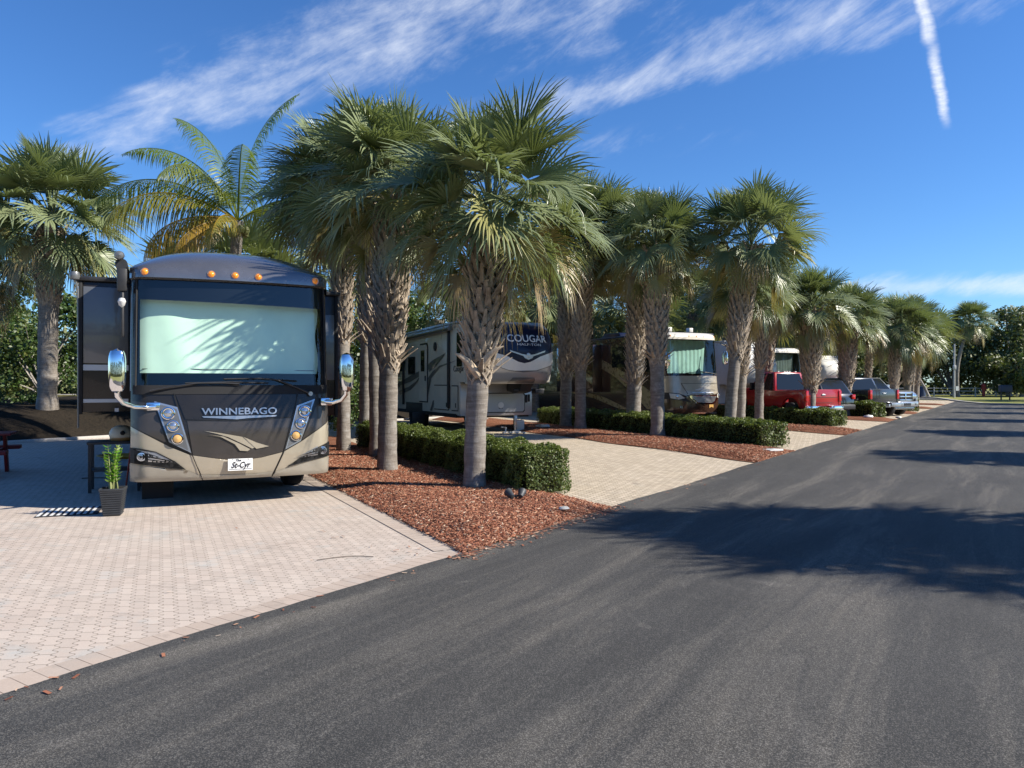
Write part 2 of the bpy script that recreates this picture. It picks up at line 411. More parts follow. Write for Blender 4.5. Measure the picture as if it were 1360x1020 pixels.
# ================================================================ THE SETTING
RU = Vector((math.sin(R(33.6)), math.cos(R(33.6)))); RN = Vector((-RU.y, RU.x)); RP = Vector((-.44, 7.05))
def edge(s_): return RP + RU*s_
def A_(deg): return Vector((-math.sin(R(deg)), math.cos(R(deg))))
def sheet(name, poly, z, m_, kind='structure'):
    mb = MB(); mb.add([(p[0], p[1], z) for p in poly], [tuple(range(len(poly)))])
    o = mb.build(name, m_)
    if o.data.polygons[0].normal.z < 0: o.data.flip_normals()
    o['kind'] = kind; return o
rng = random.Random(5)
def wav(p, q, n, amp, seed):
    r_ = random.Random(seed); p = Vector(p); q = Vector(q); d_ = (q-p).normalized(); nn = Vector((-d_.y, d_.x)); out = []
    ph = r_.random()*6; L = (q-p).length
    for i in range(n+1):
        t_ = i/n; k = math.sin(ph+t_*L*1.1)*.6+math.sin(ph*2+t_*L*2.7)*.3+r_.uniform(-.35, .35)
        out.append(p.lerp(q, t_)+nn*k*amp*(0 if i in (0, n) else 1))
    return out
sheet('ground', [(-900,-300),(900,-300),(900,1500),(-900,1500)], 0, 'grass')
# road: left edge a little uneven, wide enough to reach the verge on the far side
le = wav(edge(-14), edge(78), 420, .028, 3)
right = [edge(76)-RN*16, edge(60)-RN*7.6, edge(-14)-RN*7.4]
sheet('road', [tuple(p) for p in le] + [tuple(edge(84)+RN*9), tuple(edge(96)+RN*20), tuple(edge(108)+RN*14), tuple(edge(92)-RN*4)] + [tuple(p) for p in right], .030, 'asphalt')
D = 18.0
sheet('paved_site', [tuple(edge(-26)+RU*0), tuple(edge(0)), tuple(edge(0)+A_(27)*21.4), tuple(edge(-26)+RN*D)], .012, 'pavers_pink')
sheet('paved_site', [tuple(edge(2.95)), tuple(edge(78)), tuple(edge(78)+RN*D), tuple(edge(0)+A_(25)*21.4)], .008, 'pavers_tan')
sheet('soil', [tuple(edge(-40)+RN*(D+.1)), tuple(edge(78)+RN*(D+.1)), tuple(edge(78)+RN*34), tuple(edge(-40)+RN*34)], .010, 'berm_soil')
# rows of border pavers, laid across the edge
def strip(name, p, q, wd, side, z, m_):
    p = Vector(p); q = Vector(q); d_ = (q-p).normalized(); nn = Vector((-d_.y, d_.x))*side; L = (q-p).length; n = max(1, int(L/1.5))
    vs = []; fs = []; uv = []
    for i in range(n+1):
        a = p.lerp(q, i/n); b_ = a+nn*wd; vs += [(a.x,a.y,z),(b_.x,b_.y,z)]
        uv += [(L*i/n, .012), (L*i/n, wd-.012)]
        if i < n: fs.append((2*i, 2*i+2, 2*i+3, 2*i+1))
    me = bpy.data.meshes.new(name); me.from_pydata(vs, [], fs)
    u = me.uv_layers.new(name='UVMap')
    for l in me.loops: u.data[l.index].uv = uv[l.vertex_index]
    if me.polygons[0].normal.z < 0: me.flip_normals()
    o = link(name, me, None, m_); o['kind'] = 'structure'; return o
strip('paving_border', edge(-26), edge(0), .235, 1, .018, 'pavers_border')
strip('paving_border', edge(0)+A_(27)*.2, edge(0)+A_(27)*21, .235, 1, .0185, 'pavers_border')

# planted islands between the sites: low mulch mounds
ISL = [(0.0, 3.0, 27, 21, 1), (9.75, 12.75, 24.5, 20.5, 2), (19.5, 22.4, 24, 20, 3), (29.3, 32.0, 24, 20, 4), (39, 41.7, 24, 20, 5), (48.8, 51.4, 24, 20, 6), (58.6, 61, 24, 20, 7)]
def island_pt(k, u_, t_):
    """u 0..1 across the island, t metres back from the road edge"""
    s0, s1, dg, L, _ = ISL[k]
    return edge(s0+(s1-s0)*u_) + A_(dg)*t_
def mulch_bed(k):
    s0, s1, dg, L, sd_ = ISL[k]; nx, ny = 12, 60; vs = []; fs = []; r_ = random.Random(sd_*7)
    ph = [r_.random()*6 for _ in range(6)]
    for j in range(ny+1):
        t_ = L*j/ny
        for i in range(nx+1):
            u_ = i/nx; tt = t_
            rt = .05*math.sin(t_*1.7+ph[0])+.05*math.sin(t_*4.1+ph[1])+r_.uniform(-.02, .02)
            lt = (.03 if k == 0 else .12)*math.sin(t_*1.3+ph[2])+r_.uniform(-.012, .012)
            uu = (u_*(s1-s0) + (rt*1.6 if i == nx else 0) + (lt*(0 if k == 0 else 1) if i == 0 else 0))/(s1-s0)
            p = island_pt(k, uu, tt + (.02 if j == 0 else 0) + (r_.uniform(0, .05) if j == 0 else 0))
            e = min(u_, 1-u_)*(s1-s0); e2 = min(t_, 3)
            h = .024 + .075*min(1, e/.5)*min(1, e2/.6+.0) + (r_.uniform(0, .012) if 0 < i < nx and j > 0 else 0)
            vs.append((p.x, p.y, h))
    for j in range(ny):
        for i in range(nx): a = j*(nx+1)+i; fs.append((a, a+1, a+nx+2, a+nx+1))
    me = bpy.data.meshes.new('mulch_bed'); me.from_pydata(vs, [], fs)
    me.polygons.foreach_set('use_smooth', np.ones(len(fs), dtype=bool))
    o = link('mulch_bed', me, None, 'mulch_base'); o['kind'] = 'structure'
for k in range(len(ISL)): mulch_bed(k)
def mulch_h(k, u_, t_):
    s0, s1 = ISL[k][:2]; e = np.minimum(u_, 1-u_)*(s1-s0)
    return .024+.075*np.minimum(1, e/.5)*np.minimum(1, np.minimum(t_, 3)/.6)
def chips(k, n, tmax, size, seed):
    g = np.random.default_rng(seed); u_ = g.uniform(-.01, 1.01, n); t_ = g.uniform(0, 1, n)**1.25*tmax
    s0, s1, dg, L, _ = ISL[k]; a = A_(dg)
    s_ = s0+(s1-s0)*u_; X = RP.x+RU.x*s_+a.x*t_; Y = RP.y+RU.y*s_+a.y*t_; Z = mulch_h(k, np.clip(u_, 0, 1), t_)+g.uniform(.004, .022, n)
    yaw = g.uniform(0, 6.283, n); pit = g.normal(0, .28, n); rol = g.normal(0, .4, n)
    ln = g.uniform(.35, 1.5, n)*size; wd = g.uniform(.07, .20, n)*size; th = g.uniform(.003, .007, n)
    f = np.stack([np.cos(yaw)*np.cos(pit), np.sin(yaw)*np.cos(pit), np.sin(pit)], 1)
    s2 = np.stack([-np.sin(yaw)*np.cos(rol), np.cos(yaw)*np.cos(rol), np.sin(rol)], 1); up = np.cross(f, s2)
    C = np.stack([X, Y, Z], 1); V = np.zeros((n, 8, 3))
    for i, (x, y, z) in enumerate([(-1,-1,-1),(1,-.6,-1),(1,.6,-1),(-1,1,-1),(-1,-1,1),(1,-.6,1),(1,.6,1),(-1,1,1)]):
        V[:, i] = C+f*(x*ln/2)[:,None]+s2*(y*wd/2)[:,None]+up*(z*th/2)[:,None]
    base = np.arange(n)[:,None,None]*8
    F = (base+np.array([[4,5,6,7],[0,1,5,4],[1,2,6,5],[2,3,7,6],[3,0,4,7]])[None]).reshape(-1, 4)
    tone = np.repeat(np.clip(g.normal(.48, .25, n), 0, 1), 5)
    o = link('mulch', fast('mulch', V, F, tone), None, 'mulch_chip'); o['kind'] = 'stuff'
    tag(o, 'loose shredded red brown bark mulch spread over the planted island', None, 'mulch')
chips(0, 62000, 10, .05, 11); chips(1, 24000, 13, .06, 12); chips(2, 4500, 9, .07, 13)
# debris of chips strewn on the edge of the paving and asphalt
def litter(n, seed):
    g = np.random.default_rng(seed); V = []; F = []; tn = []
    for i in range(n):
        s_ = g.uniform(-.3, 3.2) if g.random() < .7 else g.uniform(-10, 22); dd = -abs(g.normal(0, .12)) if g.random() < .6 else g.uniform(0, 8)
        if dd > 0 and 0 < s_ < 3: continue
        p = edge(s_)+RN*dd; ya = g.uniform(0, 6.28); l_ = g.uniform(.008, .028); w_ = l_*.35; z = .036 if dd < 0 else .024
        for q in ((-1,-1),(1,-1),(1,1),(-1,1)): V.append((p.x+(q[0]*l_*math.cos(ya)-q[1]*w_*math.sin(ya)), p.y+(q[0]*l_*math.sin(ya)+q[1]*w_*math.cos(ya)), z+.004*(q[0] > 0)))
        F.append([len(V)-4+j for j in range(4)]); tn.append(g.uniform(.1, 1))
    o = link('fallen_debris', fast('fallen_debris', V, F, tn), None, 'mulch_chip')
    tag(o, 'scattered bark crumbs and leaf bits strewn along the asphalt edge', None, None, 'stuff')
litter(1300, 3)

# berm behind the sites with its concrete edging; the land beyond lies a little higher
def berm():
    nx, ny = 160, 26; vs = []; fs = []; r_ = random.Random(9)
    for i in range(nx+1):
        s_ = -45+(125)*i/nx
        for j in range(ny+1):
            d_ = D+.12 + (16*(j/ny)**1.4)
            x = (d_-D)/3.6; h = .93*(1-(1-min(1, x))**2)
            far = max(0, (s_-18)/40); h *= max(.35, 1-far*.5) if d_ < 40 else 1
            p = edge(s_)+RN*d_
            vs.append((p.x, p.y, .02+h+(0 if j in (0,) else (math.sin(s_*1.3+d_)*.03+r_.uniform(-.035, .035)))))
    for i in range(nx):
        for j in range(ny): a = i*(ny+1)+j; fs.append((a, a+1, a+ny+2, a+ny+1))
    me = bpy.data.meshes.new('berm'); me.from_pydata(vs, [], fs); me.flip_normals()
    me.polygons.foreach_set('use_smooth', np.ones(len(fs), dtype=bool))
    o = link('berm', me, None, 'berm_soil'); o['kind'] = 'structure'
berm()
mb = MB(); p = edge(-45)+RN*(D+.02); q = edge(78)+RN*(D+.02); c = (p+q)/2
mb.box((c.x, c.y, .045), ((q-p).length, .12, .09), Matrix.Rotation(math.atan2((q-p).y, (q-p).x), 3, 'Z'))
mb.build('site_edging', 'edging_concrete', bevel=.01)['kind'] = 'structure'
# higher field beyond the berm on the left, a pale lane crossing it
mb = MB(); a = edge(-45)+RN*34; b_ = edge(30)+RN*34; a2 = a+RN*300-RU*200; b2_ = b_+RN*300
mb.add([(a.x-100, a.y-60, .72), (b_.x, b_.y, .72), (b2_.x, b2_.y, .85), (a2.x, a2.y, .85)], [(0,1,2,3)])
fld = mb.build('field', 'dry_grass'); fld['kind'] = 'structure'
sheet('lane', [(-60, 46), (-10, 56), (-10, 59.5), (-60, 49.5)], .86, 'edging_concrete')

# lawn at the far bend with its pale kerb
lawn = [(46.5, 82), (39.5, 66), (37.2, 59.5), (39.5, 55.0), (46, 52.5), (70, 55), (130, 80), (120, 110), (60, 96), (49, 90)]
sheet('lawn', lawn, .075, 'grass')
mb = MB()
for i in range(6):
    p, q = Vector(lawn[(i-1) % 10]), Vector(lawn[i])
    c = (p+q)/2; mb.box((c.x, c.y, .06), ((q-p).length+.1, .34, .12), Matrix.Rotation(math.atan2((q-p).y, (q-p).x), 3, 'Z'))
mb.build('kerb', 'edging_concrete', bevel=.02)['kind'] = 'structure'
# ================================================================ PALMS
def nrm(v): return v/np.maximum(np.linalg.norm(v, axis=-1, keepdims=True), 1e-9)
def fan_crown_mesh(seed, nleaf=44, Rr=1.75, nseg=36, fold=True, old=.12, young=.15, tighten=1.0):
    g = np.random.default_rng(seed); VV = []; FF = []; TT = []; nv = 0
    Z = np.array([0, 0, 1.])
    for i in range(nleaf):
        q = (i+.5)/nleaf; az = i*2.39996+g.normal(0, .2)
        el = R(84)-(q**.90)*R(122)+g.normal(0, .15)
        if q > .95: el = R(-54)+g.normal(0, .1)
        lp = Rr*(.42+.13*min(1, q*2.2))*g.uniform(.72, 1.18); lf = Rr*.55*g.uniform(.85, 1.1)*(1 if q > .16 else .72)*(1 if q < .6 else 1-.3*(q-.6)/.4)
        h = np.array([math.cos(az), math.sin(az), 0])
        def dr(e): return h*math.cos(e)+Z*math.sin(e)
        p0 = Z*(.38*Rr*(1-q)-.12*Rr)+h*.07; npt = 5; P = [p0]; e = el+R(14)
        for k in range(npt-1): P.append(P[-1]+dr(e)*lp/(npt-1)); e -= R(4+5*min(1, q*1.6))
        P = np.array(P); f = dr(e-R(6)); s = nrm(np.cross(f, Z)+1e-6); rl = g.normal(0, .5)
        u = np.cross(s, f); s, u = s*math.cos(rl)+u*math.sin(rl), u*math.cos(rl)-s*math.sin(rl)
        dead = q > 1-old and g.random() < .75
        tone = g.uniform(.86, 1.0) if dead else (min(.84, g.uniform(.60, .84)) if q > .72 and g.random() < .4 else g.uniform(0, .5))
        # petiole
        wv = s*.016; uv_ = u*.007
        base = nv; pv = []
        for k, p in enumerate(P):
            t_ = 1.5-k/(npt-1)*.8; pv += [p-wv*t_, p+uv_*t_, p+wv*t_, p-uv_*t_]
        VV.append(np.array(pv)); nv += len(pv)
        for k in range(npt-1):
            for c in range(4): FF.append([base+k*4+c, base+k*4+(c+1)%4, base+(k+1)*4+(c+1)%4, base+(k+1)*4+c]); TT.append(min(1, tone+.12) if not dead else 1.)
        # blade
        hub = P[-1]; span = R(125)*g.uniform(.85, 1.06)*(.55 if dead else 1)*(.6 if q < .06 else 1)
        b = np.linspace(-span, span, nseg)+g.normal(0, .012, nseg); db = 2*span/nseg
        cup = g.uniform(.18, .5)*(1.6 if dead else 1)
        hubs = hub[None]+f[None]*(np.cos(b)[:,None]*.0+ (1-np.abs(b)/span)[:,None]*.16*lf)
        dirs = nrm(np.cos(b)[:,None]*f+np.sin(b)[:,None]*s+cup*(np.abs(np.sin(b))**1.5)[:,None]*u)
        tang = nrm(-np.sin(b)[:,None]*f+np.cos(b)[:,None]*s)
        nor = np.cross(dirs, tang)
        ln = lf*(.80+.22*np.cos(b))*g.uniform(.9, 1.08, nseg)
        rs = np.array([.03, .30, .52, .76, 1.0]); ws = np.array([.012, .30*db*.52, .38*db*.47, .25*db*.5, .001/lf])*lf*1.1
        droop = lf*(.03+.22*q)*g.uniform(.5, 1.5, nseg)*(1.8 if dead else 1)
        droop = np.where(g.random(nseg) < .08, droop*1.7+.05*lf, droop)
        sway = g.normal(0, .05, (nseg, 3))
        k3 = 3 if fold else 2
        B = np.zeros((nseg, len(rs), k3, 3))
        for k, (r_, w_) in enumerate(zip(rs, ws)):
            bend = max(0, r_-.45)/.55
            c = hubs+dirs*(ln*r_)[:,None]-Z*(droop*bend**2)[:,None]+sway*bend*lf
            # keep length roughly: pull back while drooping
            c -= dirs*(droop*bend**2*.45)[:,None]
            if fold:
                B[:,k,0] = c-tang*w_; B[:,k,1] = c-nor*w_*.62; B[:,k,2] = c+tang*w_
            else: B[:,k,0] = c-tang*w_; B[:,k,1] = c+tang*w_
        VV.append(B.reshape(-1, 3)); L = len(rs)
        idx = nv+np.arange(nseg*L*k3).reshape(nseg, L, k3)
        for c in range(k3-1):
            qd = np.stack([idx[:,:-1,c], idx[:,:-1,c+1], idx[:,1:,c+1], idx[:,1:,c]], -1).reshape(-1, 4); FF.append(qd)
            TT += [tone]*len(qd)
        nv += nseg*L*k3
    F = np.concatenate([np.asarray(x).reshape(-1, 4) for x in FF])
    return fast('palm_crown', np.concatenate(VV), F, TT)

def boots_mesh(seed, r, z0, z1, path, per=52, near=True):
    """old leaf bases, criss-cross: each a forked stub wrapping the trunk"""
    g = random.Random(seed); mb = MB(); n = int((z1-z0)*per)
    def strip_(pts, ws, ths):
        vs = []
        for (p, sd_, nn), w_, th in zip(pts, ws, ths):
            vs += [p-sd_*w_-nn*th*.4, p-sd_*w_*.7+nn*th*.6, p+sd_*w_*.7+nn*th*.6, p+sd_*w_-nn*th*.4]
        fs = []
        for k in range(len(pts)-1):
            for c in range(4): fs.append((k*4+c, k*4+(c+1)%4, (k+1)*4+(c+1)%4, (k+1)*4+c))
        fs += [(3,2,1,0), tuple((len(pts)-1)*4+c for c in range(4))]
        mb.add(vs, fs)
    for i in range(n):
        q = i/n; z = z0+(z1-z0)*q; az = i*2.39996+g.uniform(-.15, .15); c = path(z)
        h = Vector((math.cos(az), math.sin(az), 0)); s = Vector((-h.y, h.x, 0)); up = Vector((0,0,1))
        L = g.uniform(.16, .27)*(1+.25*q); out = R(g.uniform(18, 36)); lowest = q < .05
        if lowest and g.random() < .5: L *= 1.5; out = R(55)
        rr = r*(.86+.34*min(1, q*2.2)); tw = g.uniform(-.5, .5)
        fd = (up*math.cos(out)+h*math.sin(out)+s*tw*.35).normalized(); nn = (h*math.cos(out)-up*math.sin(out)).normalized()
        b_ = c+h*rr; w0 = r*.27*g.uniform(.8, 1.15)
        strip_([(b_-up*.02, s, nn), (b_+fd*L*.5, s, nn), (b_+fd*L, s, nn)], [w0, w0*.62, w0*.5*g.uniform(.5, 1)], [.028, .018, .010])
        if near or i % 2 == 0:
            for sg in (-1, 1):
                pts = []
                for k in range(4):
                    a2 = az+sg*(.05+.30*k); h2 = Vector((math.cos(a2), math.sin(a2), 0)); s2 = Vector((-h2.y, h2.x, 0))*.7+up*sg*.7
                    pts.append((c+h2*(rr*.97-.004*k*k)+up*(.0-.062*k*(r/.17)), s2.normalized(), h2))
                strip_(pts, [w0*.5, w0*.42, w0*.36, w0*.22], [.03, .026, .02, .012])
    return mb
CR = {}
def crown_variant(k, near):
    key = (k, near)
    if key not in CR:
        CR[key] = fan_crown_mesh(100+k*7, 74, 1.7, 40, True) if near else fan_crown_mesh(300+k*5, 44, 1.7, 26, False)
        CR[key].materials.append(MATS['palm_leaf' if near else 'palm_leaf_far'])
    return CR[key]
def palm(label, x, y, z0, r, zb, zc, scale=1., top=(0, 0), near=True, k=0, group='cabbage palms', bulge=1.6, flare=1.15, boots=True, bend=(0,0), rzc=None, name='palm_tree'):
    root = thing(name, label, 'palm tree', (x, y, z0), 0, group)
    H = zc-z0; hb = zb-z0
    def path(z):
        t_ = z/H; return Vector((top[0]*t_**1.6+bend[0]*math.sin(math.pi*t_), top[1]*t_**1.6+bend[1]*math.sin(math.pi*t_), z))
    g = random.Random(int(x*100+y*31)); mb = MB(); n = 18 if near else 10; rows = int(H/(.07 if near else .25)); vs = []; fs = []
    ph = g.random()*6
    for i in range(rows+1):
        z = H*i/rows; f_ = flare-(flare-1)*min(1, z/.35) if z < .35 else 1
        rr = r*f_*(1+.03*math.sin(z*9+ph)+g.uniform(-.012, .012)*(1 if near else 0)); c = path(z)
        if i == 0: c.z -= .12
        if boots and z > hb: rr = r*(1.0+.25*min(1, (z-hb)/.5))
        for j in range(n):
            a_ = 2*math.pi*j/n; k2 = rr*(1+.025*math.sin(3*a_+ph+z)+(g.uniform(-.02, .02) if near else 0))
            vs.append((c.x+k2*math.cos(a_), c.y+k2*math.sin(a_), c.z))
    for i in range(rows):
        for j in range(n): fs.append((i*n+j, i*n+(j+1)%n, (i+1)*n+(j+1)%n, (i+1)*n+j))
    mb.add(vs, fs); mb.build('trunk', 'palm_trunk', root, smooth=True)
    if boots:
        bm_ = boots_mesh(int(abs(x)*77+y*13), r*bulge/1.35, hb, H-.05, path, per=80 if near else 30, near=near)
        bm_.build('leaf_boots', 'boot', root)
    c = bpy.data.objects.new('crown', crown_variant(k, near)); col.objects.link(c); c.parent = root
    c.location = path(H); c.scale = (scale,)*3; c.rotation_euler = (g.uniform(-.06, .06), g.uniform(-.06, .06), g.uniform(0, 6.28) if rzc is None else rzc)
    return root

# (label, x, y, ground z, trunk radius, boots from z, crown at z, scale, lean, near, variant)
palm('nearest cabbage palm, pale horn like stubs above a smooth grey trunk by the flood light', -.55, 11.0, .09, .155, 1.78, 3.98, .97, (.25, .1), True, 0, bulge=1.9)
A0 = bpy.data.objects['palm_tree']
for pts, rr in (([(.06,-.13,1.62),(.0,-.20,1.72),(-.09,-.24,1.84),(-.19,-.27,1.91),(-.26,-.28,1.95)], [.05,.062,.052,.032,.010]), ([(.05,-.10,1.66),(.13,-.16,1.80),(.22,-.20,1.92),(.33,-.23,2.01),(.43,-.24,2.05)], [.05,.062,.050,.030,.008]), ([(.10,-.02,1.70),(.22,-.04,1.86),(.34,-.05,2.0)], [.05,.045,.012])):
    o_ = MB().tube(pts, rr, 9).build('leaf_stub', 'stub_pale', A0, smooth=True)
palm('cabbage palm next left of the nearest palm, flared stubs above a clean grey trunk', -2.17, 13.1, .09, .165, 2.0, 4.85, .97, (.12, .1), True, 1, bulge=1.85)
palm('slimmer cabbage palm close behind the second palm of the first island', -2.83, 15.7, .09, .14, 2.6, 5.5, .98, (-.15, .1), True, 2)
palm('cabbage palm whose lower trunk shows just beside the right mirror of the dark motorhome', -3.78, 16.9, .09, .15, 2.55, 5.7, 1.05, (-.1, .1), True, 3)
palm('rearmost cabbage palm of the first island, trunk touching its neighbour near the motorhome', -3.55, 18.2, .09, .15, 2.6, 6.1, 1.05, (.15, 0), True, 0)
palm('left palm of the pair right of the blue nosed trailer, boots to mid trunk', 1.90, 26.7, .09, .20, 2.0, 6.2, 1.15, (.2, 0), True, 1, bulge=1.8)
palm('right palm of the pair right of the blue nosed trailer, low hanging fronds', 2.28, 25.2, .09, .185, 2.25, 6.3, 1.25, (.1, -.2), True, 2, bulge=1.8)
palm('thick booted palm left of the gold motorhome windshield, rearmost of that pair', 4.0, 24.8, .09, .24, 1.6, 5.9, 1.1, (.3, 0), True, 3, bulge=1.5)
palm('booted palm with straight grey trunk just left of the gold motorhome windshield', 4.23, 21.9, .09, .20, 2.3, 5.5, .93, (-.05, 0), True, 1, bulge=1.75)
palm('broad crowned palm right of the gold motorhome, trunk leaning a little right', 6.25, 21.6, .09, .165, 2.5, 5.5, 1.03, (.62, 0), True, 3, bulge=2.0, rzc=1.0)
palm('thin palm behind the broad crowned one, boots start low', 7.75, 25.6, .09, .18, 1.9, 4.7, .95, (.2, 0), True, 0)
palm('narrow trunk palm at the rear of the third island beside the white trailer', 9.7, 29.6, .09, .17, 2.2, 4.9, .9, (.2, 0), True, 2)
palm('short palm rising through the third hedge in front of the red pickup', 11.9, 30.0, .09, .19, 1.55, 4.5, .98, (.05, 0), True, 1, bulge=2.2)
palm('palm behind the short one, crown merged above the red pickup cab', 11.6, 34.5, .09, .2, 2.0, 5.2, 1.1, (.3, 0), False, 1)
palm('palm in front of the dark pickup with pale forked stubs low on its trunk', 15.75, 35.6, .09, .2, 1.5, 4.5, 1.0, (.2, 0), True, 3, bulge=2.1)
palm('palm just behind the dark pickup cab, pale forked boots', 17.7, 39.5, .09, .2, 2.0, 5.0, 1.15, (.1, 0), False, 2)
FARP = [
 ('palm at the silver truck, drooping crown over its hood', 21.5, 42.5, 4.6, 1.15), ('yellowing palm beside the fifth hedge with thin booted trunk', 23.6, 45.0, 4.5, 1.15),
 ('palm between the fifth and sixth sites in the far row', 25.2, 49.5, 5.2, 1.3), ('far row palm with the roundest crown against the woods', 28.6, 54.0, 5.3, 1.5),
 ('second palm of the farthest island, left of the round crowned one', 27.4, 58.0, 5.6, 1.4), ('farthest palm of the row, right edge against the dark woods', 33.6, 62.5, 5.2, 1.6),
 ('small palm low at the end of the row by the bend', 34.6, 68.0, 4.2, 1.3)]
for i, (lb, x, y, zc, sc_) in enumerate(FARP): palm(lb, x, y, .09, .19, 1.5, zc, sc_, (.2, 0), i < 2, i % 4, group='cabbage palms in the far row')
BACK = [
 ('background palm low behind the left end of the blue nosed trailer', -3.4, 33, 4.4, 1.1), ('background palm above the roof of the blue nosed trailer', 1.2, 39, 5.6, 1.4),
 ('background palm right of the trailer roof, behind the booted pair', 4.2, 42, 5.2, 1.3), ('dark background palm left above the gold motorhome roof', 6.6, 41, 5.0, 1.5),
 ('dark background palm above the gold motorhome windshield', 10.2, 43, 5.6, 1.6), ('background palm right behind the gold motorhome', 12.6, 41.5, 5.4, 1.5),
 ('background palm behind the white trailer nose', 16.2, 47, 5.8, 1.6), ('background palm behind the dark pickup row', 20.5, 53, 5.6, 1.6),
 ('background palm just right above the dark motorhome roof', -5.6, 24.5, 4.9, 1.25), ('background palm hidden low behind the second palm', -1.2, 30.5, 4.0, 1.0),
 ('background palm behind the coconut palm', -9.4, 27, 5.2, 1.3), ('background palm left behind the dark motorhome roof', -11.0, 25, 4.5, 1.1), ('background palm over the far silver truck', 23.0, 58, 5.6, 1.6),
 ('dim background palm deep behind the second site', 2.6, 50, 6.0, 1.7), ('dim background palm deep behind the third site', 13.5, 52, 6.2, 1.7), ('background palm deep behind the fourth site', 18.0, 60, 6.3, 1.8)]
for i, (lb, x, y, zc, sc_) in enumerate(BACK): palm(lb, x, y, .3, .2, 2.2, zc, sc_, (.1, 0), False, (i*3+1) % 4, group='palms behind the sites')
# left palm on the berm
palm('big cabbage palm on the dark berm at the left edge, tall dense crown', -14.2, 23.0, .9, .27, 4.0, 6.35, 1.42, (.2, -.1), True, 2, bulge=1.5)
palm('cabbage palm on the berm cut by the left edge of the picture', -17.9, 25.0, .9, .24, 4.0, 5.6, 1.25, (0, 0), True, 0, bulge=1.5)
# palms on the opposite verge, the same rows continued across the road: they throw the shadows on the asphalt
i = 0
for k in range(9):
    for (dx, dy, zc, sc_) in ((10.5, 8.0, 4.9, 1.0), (11.5, 6.6, 4.9, 1.15), (12.6, 7.3, 5.4, 1.25), (14.8, 6.3, 5.2, 1.2)):
        if k > 5 and dx > 12: continue
        r_ = random.Random(k*10+int(dx)); X = dx+5.42*k; Y = dy+8.16*k-(.8 if k == 0 else .55)
        if k: X += r_.uniform(-.3, .6); Y += r_.uniform(-.3, .3)
        palm('cabbage palm on the verge across the road', X, Y, 0, .18, 2.0, zc-(.25 if k else 0), sc_*(1.0 if k == 0 else .72), (0, 0), False, (k+i) % 4, group='palms across the road', bulge=1.6); i += 1
sheet('verge', [tuple(edge(-14)-RN*7.4), tuple(edge(60)-RN*7.6), tuple(edge(60)-RN*16), tuple(edge(-14)-RN*16)], .034, 'grass')
def wood_mass():
    g = np.random.default_rng(5); P = [(-60, 62), (-30, 58), (-8, 56), (6, 62), (16, 76), (26, 92), (40, 108), (60, 112), (85, 108), (120, 112)]
    Cs = []
    for (a, b) in list(zip(P, P[1:]))+[((-70, -38), (-20, -46)), ((-20, -46), (30, -44)), ((30, -44), (75, -20))]:  # last three runs: unseen trees behind the camera, added for the mirror reflections
        a = np.array(a, float); b = np.array(b, float); n = int(np.linalg.norm(b-a)/1.3)
        for i in range(n):
            for z in (.15, .9, 2.4, 4.2, 5.8, 7.2, 8.6, 9.8):
                h = 6.6+1.2*math.sin(a[0]*.3+i*.5)+(3.6 if a[0] > 15 else 0)
                if z < h: Cs.append([*(a+(b-a)*i/n+g.normal(0, .9, 2)), z+g.normal(0, .4), g.uniform(1.0, 1.9), g.uniform(.1, .7)])
    Cs = np.array(Cs); n = 110000; k = g.integers(0, len(Cs), n); d_ = nrm(g.normal(0, 1, (n, 3)))
    C = Cs[k,:3]+d_*(Cs[k,3]*g.uniform(.5, 1.05, n))[:,None]; C[:,2] = np.abs(C[:,2])
    V, F, T_ = leaves(C, d_+np.array([0, 0, .3]), .55, g, np.clip(Cs[k,4]+g.normal(0, .12, n), 0, .8), .8, .65)
    o = link('woods', fast('woods', V, F, T_), None, 'oak_leaf'); tag(o, 'continuous dark green woods closing the view far behind everything', None, None, 'stuff')
# tall palm by the bend
palm('lone tall palm with thin curved pale trunk beside the utility pole', 52.2, 88, .05, .19, 30, 8.6, 1.5, (1.35, 0), True, 2, group=None, boots=False, bend=(-.45, 0))

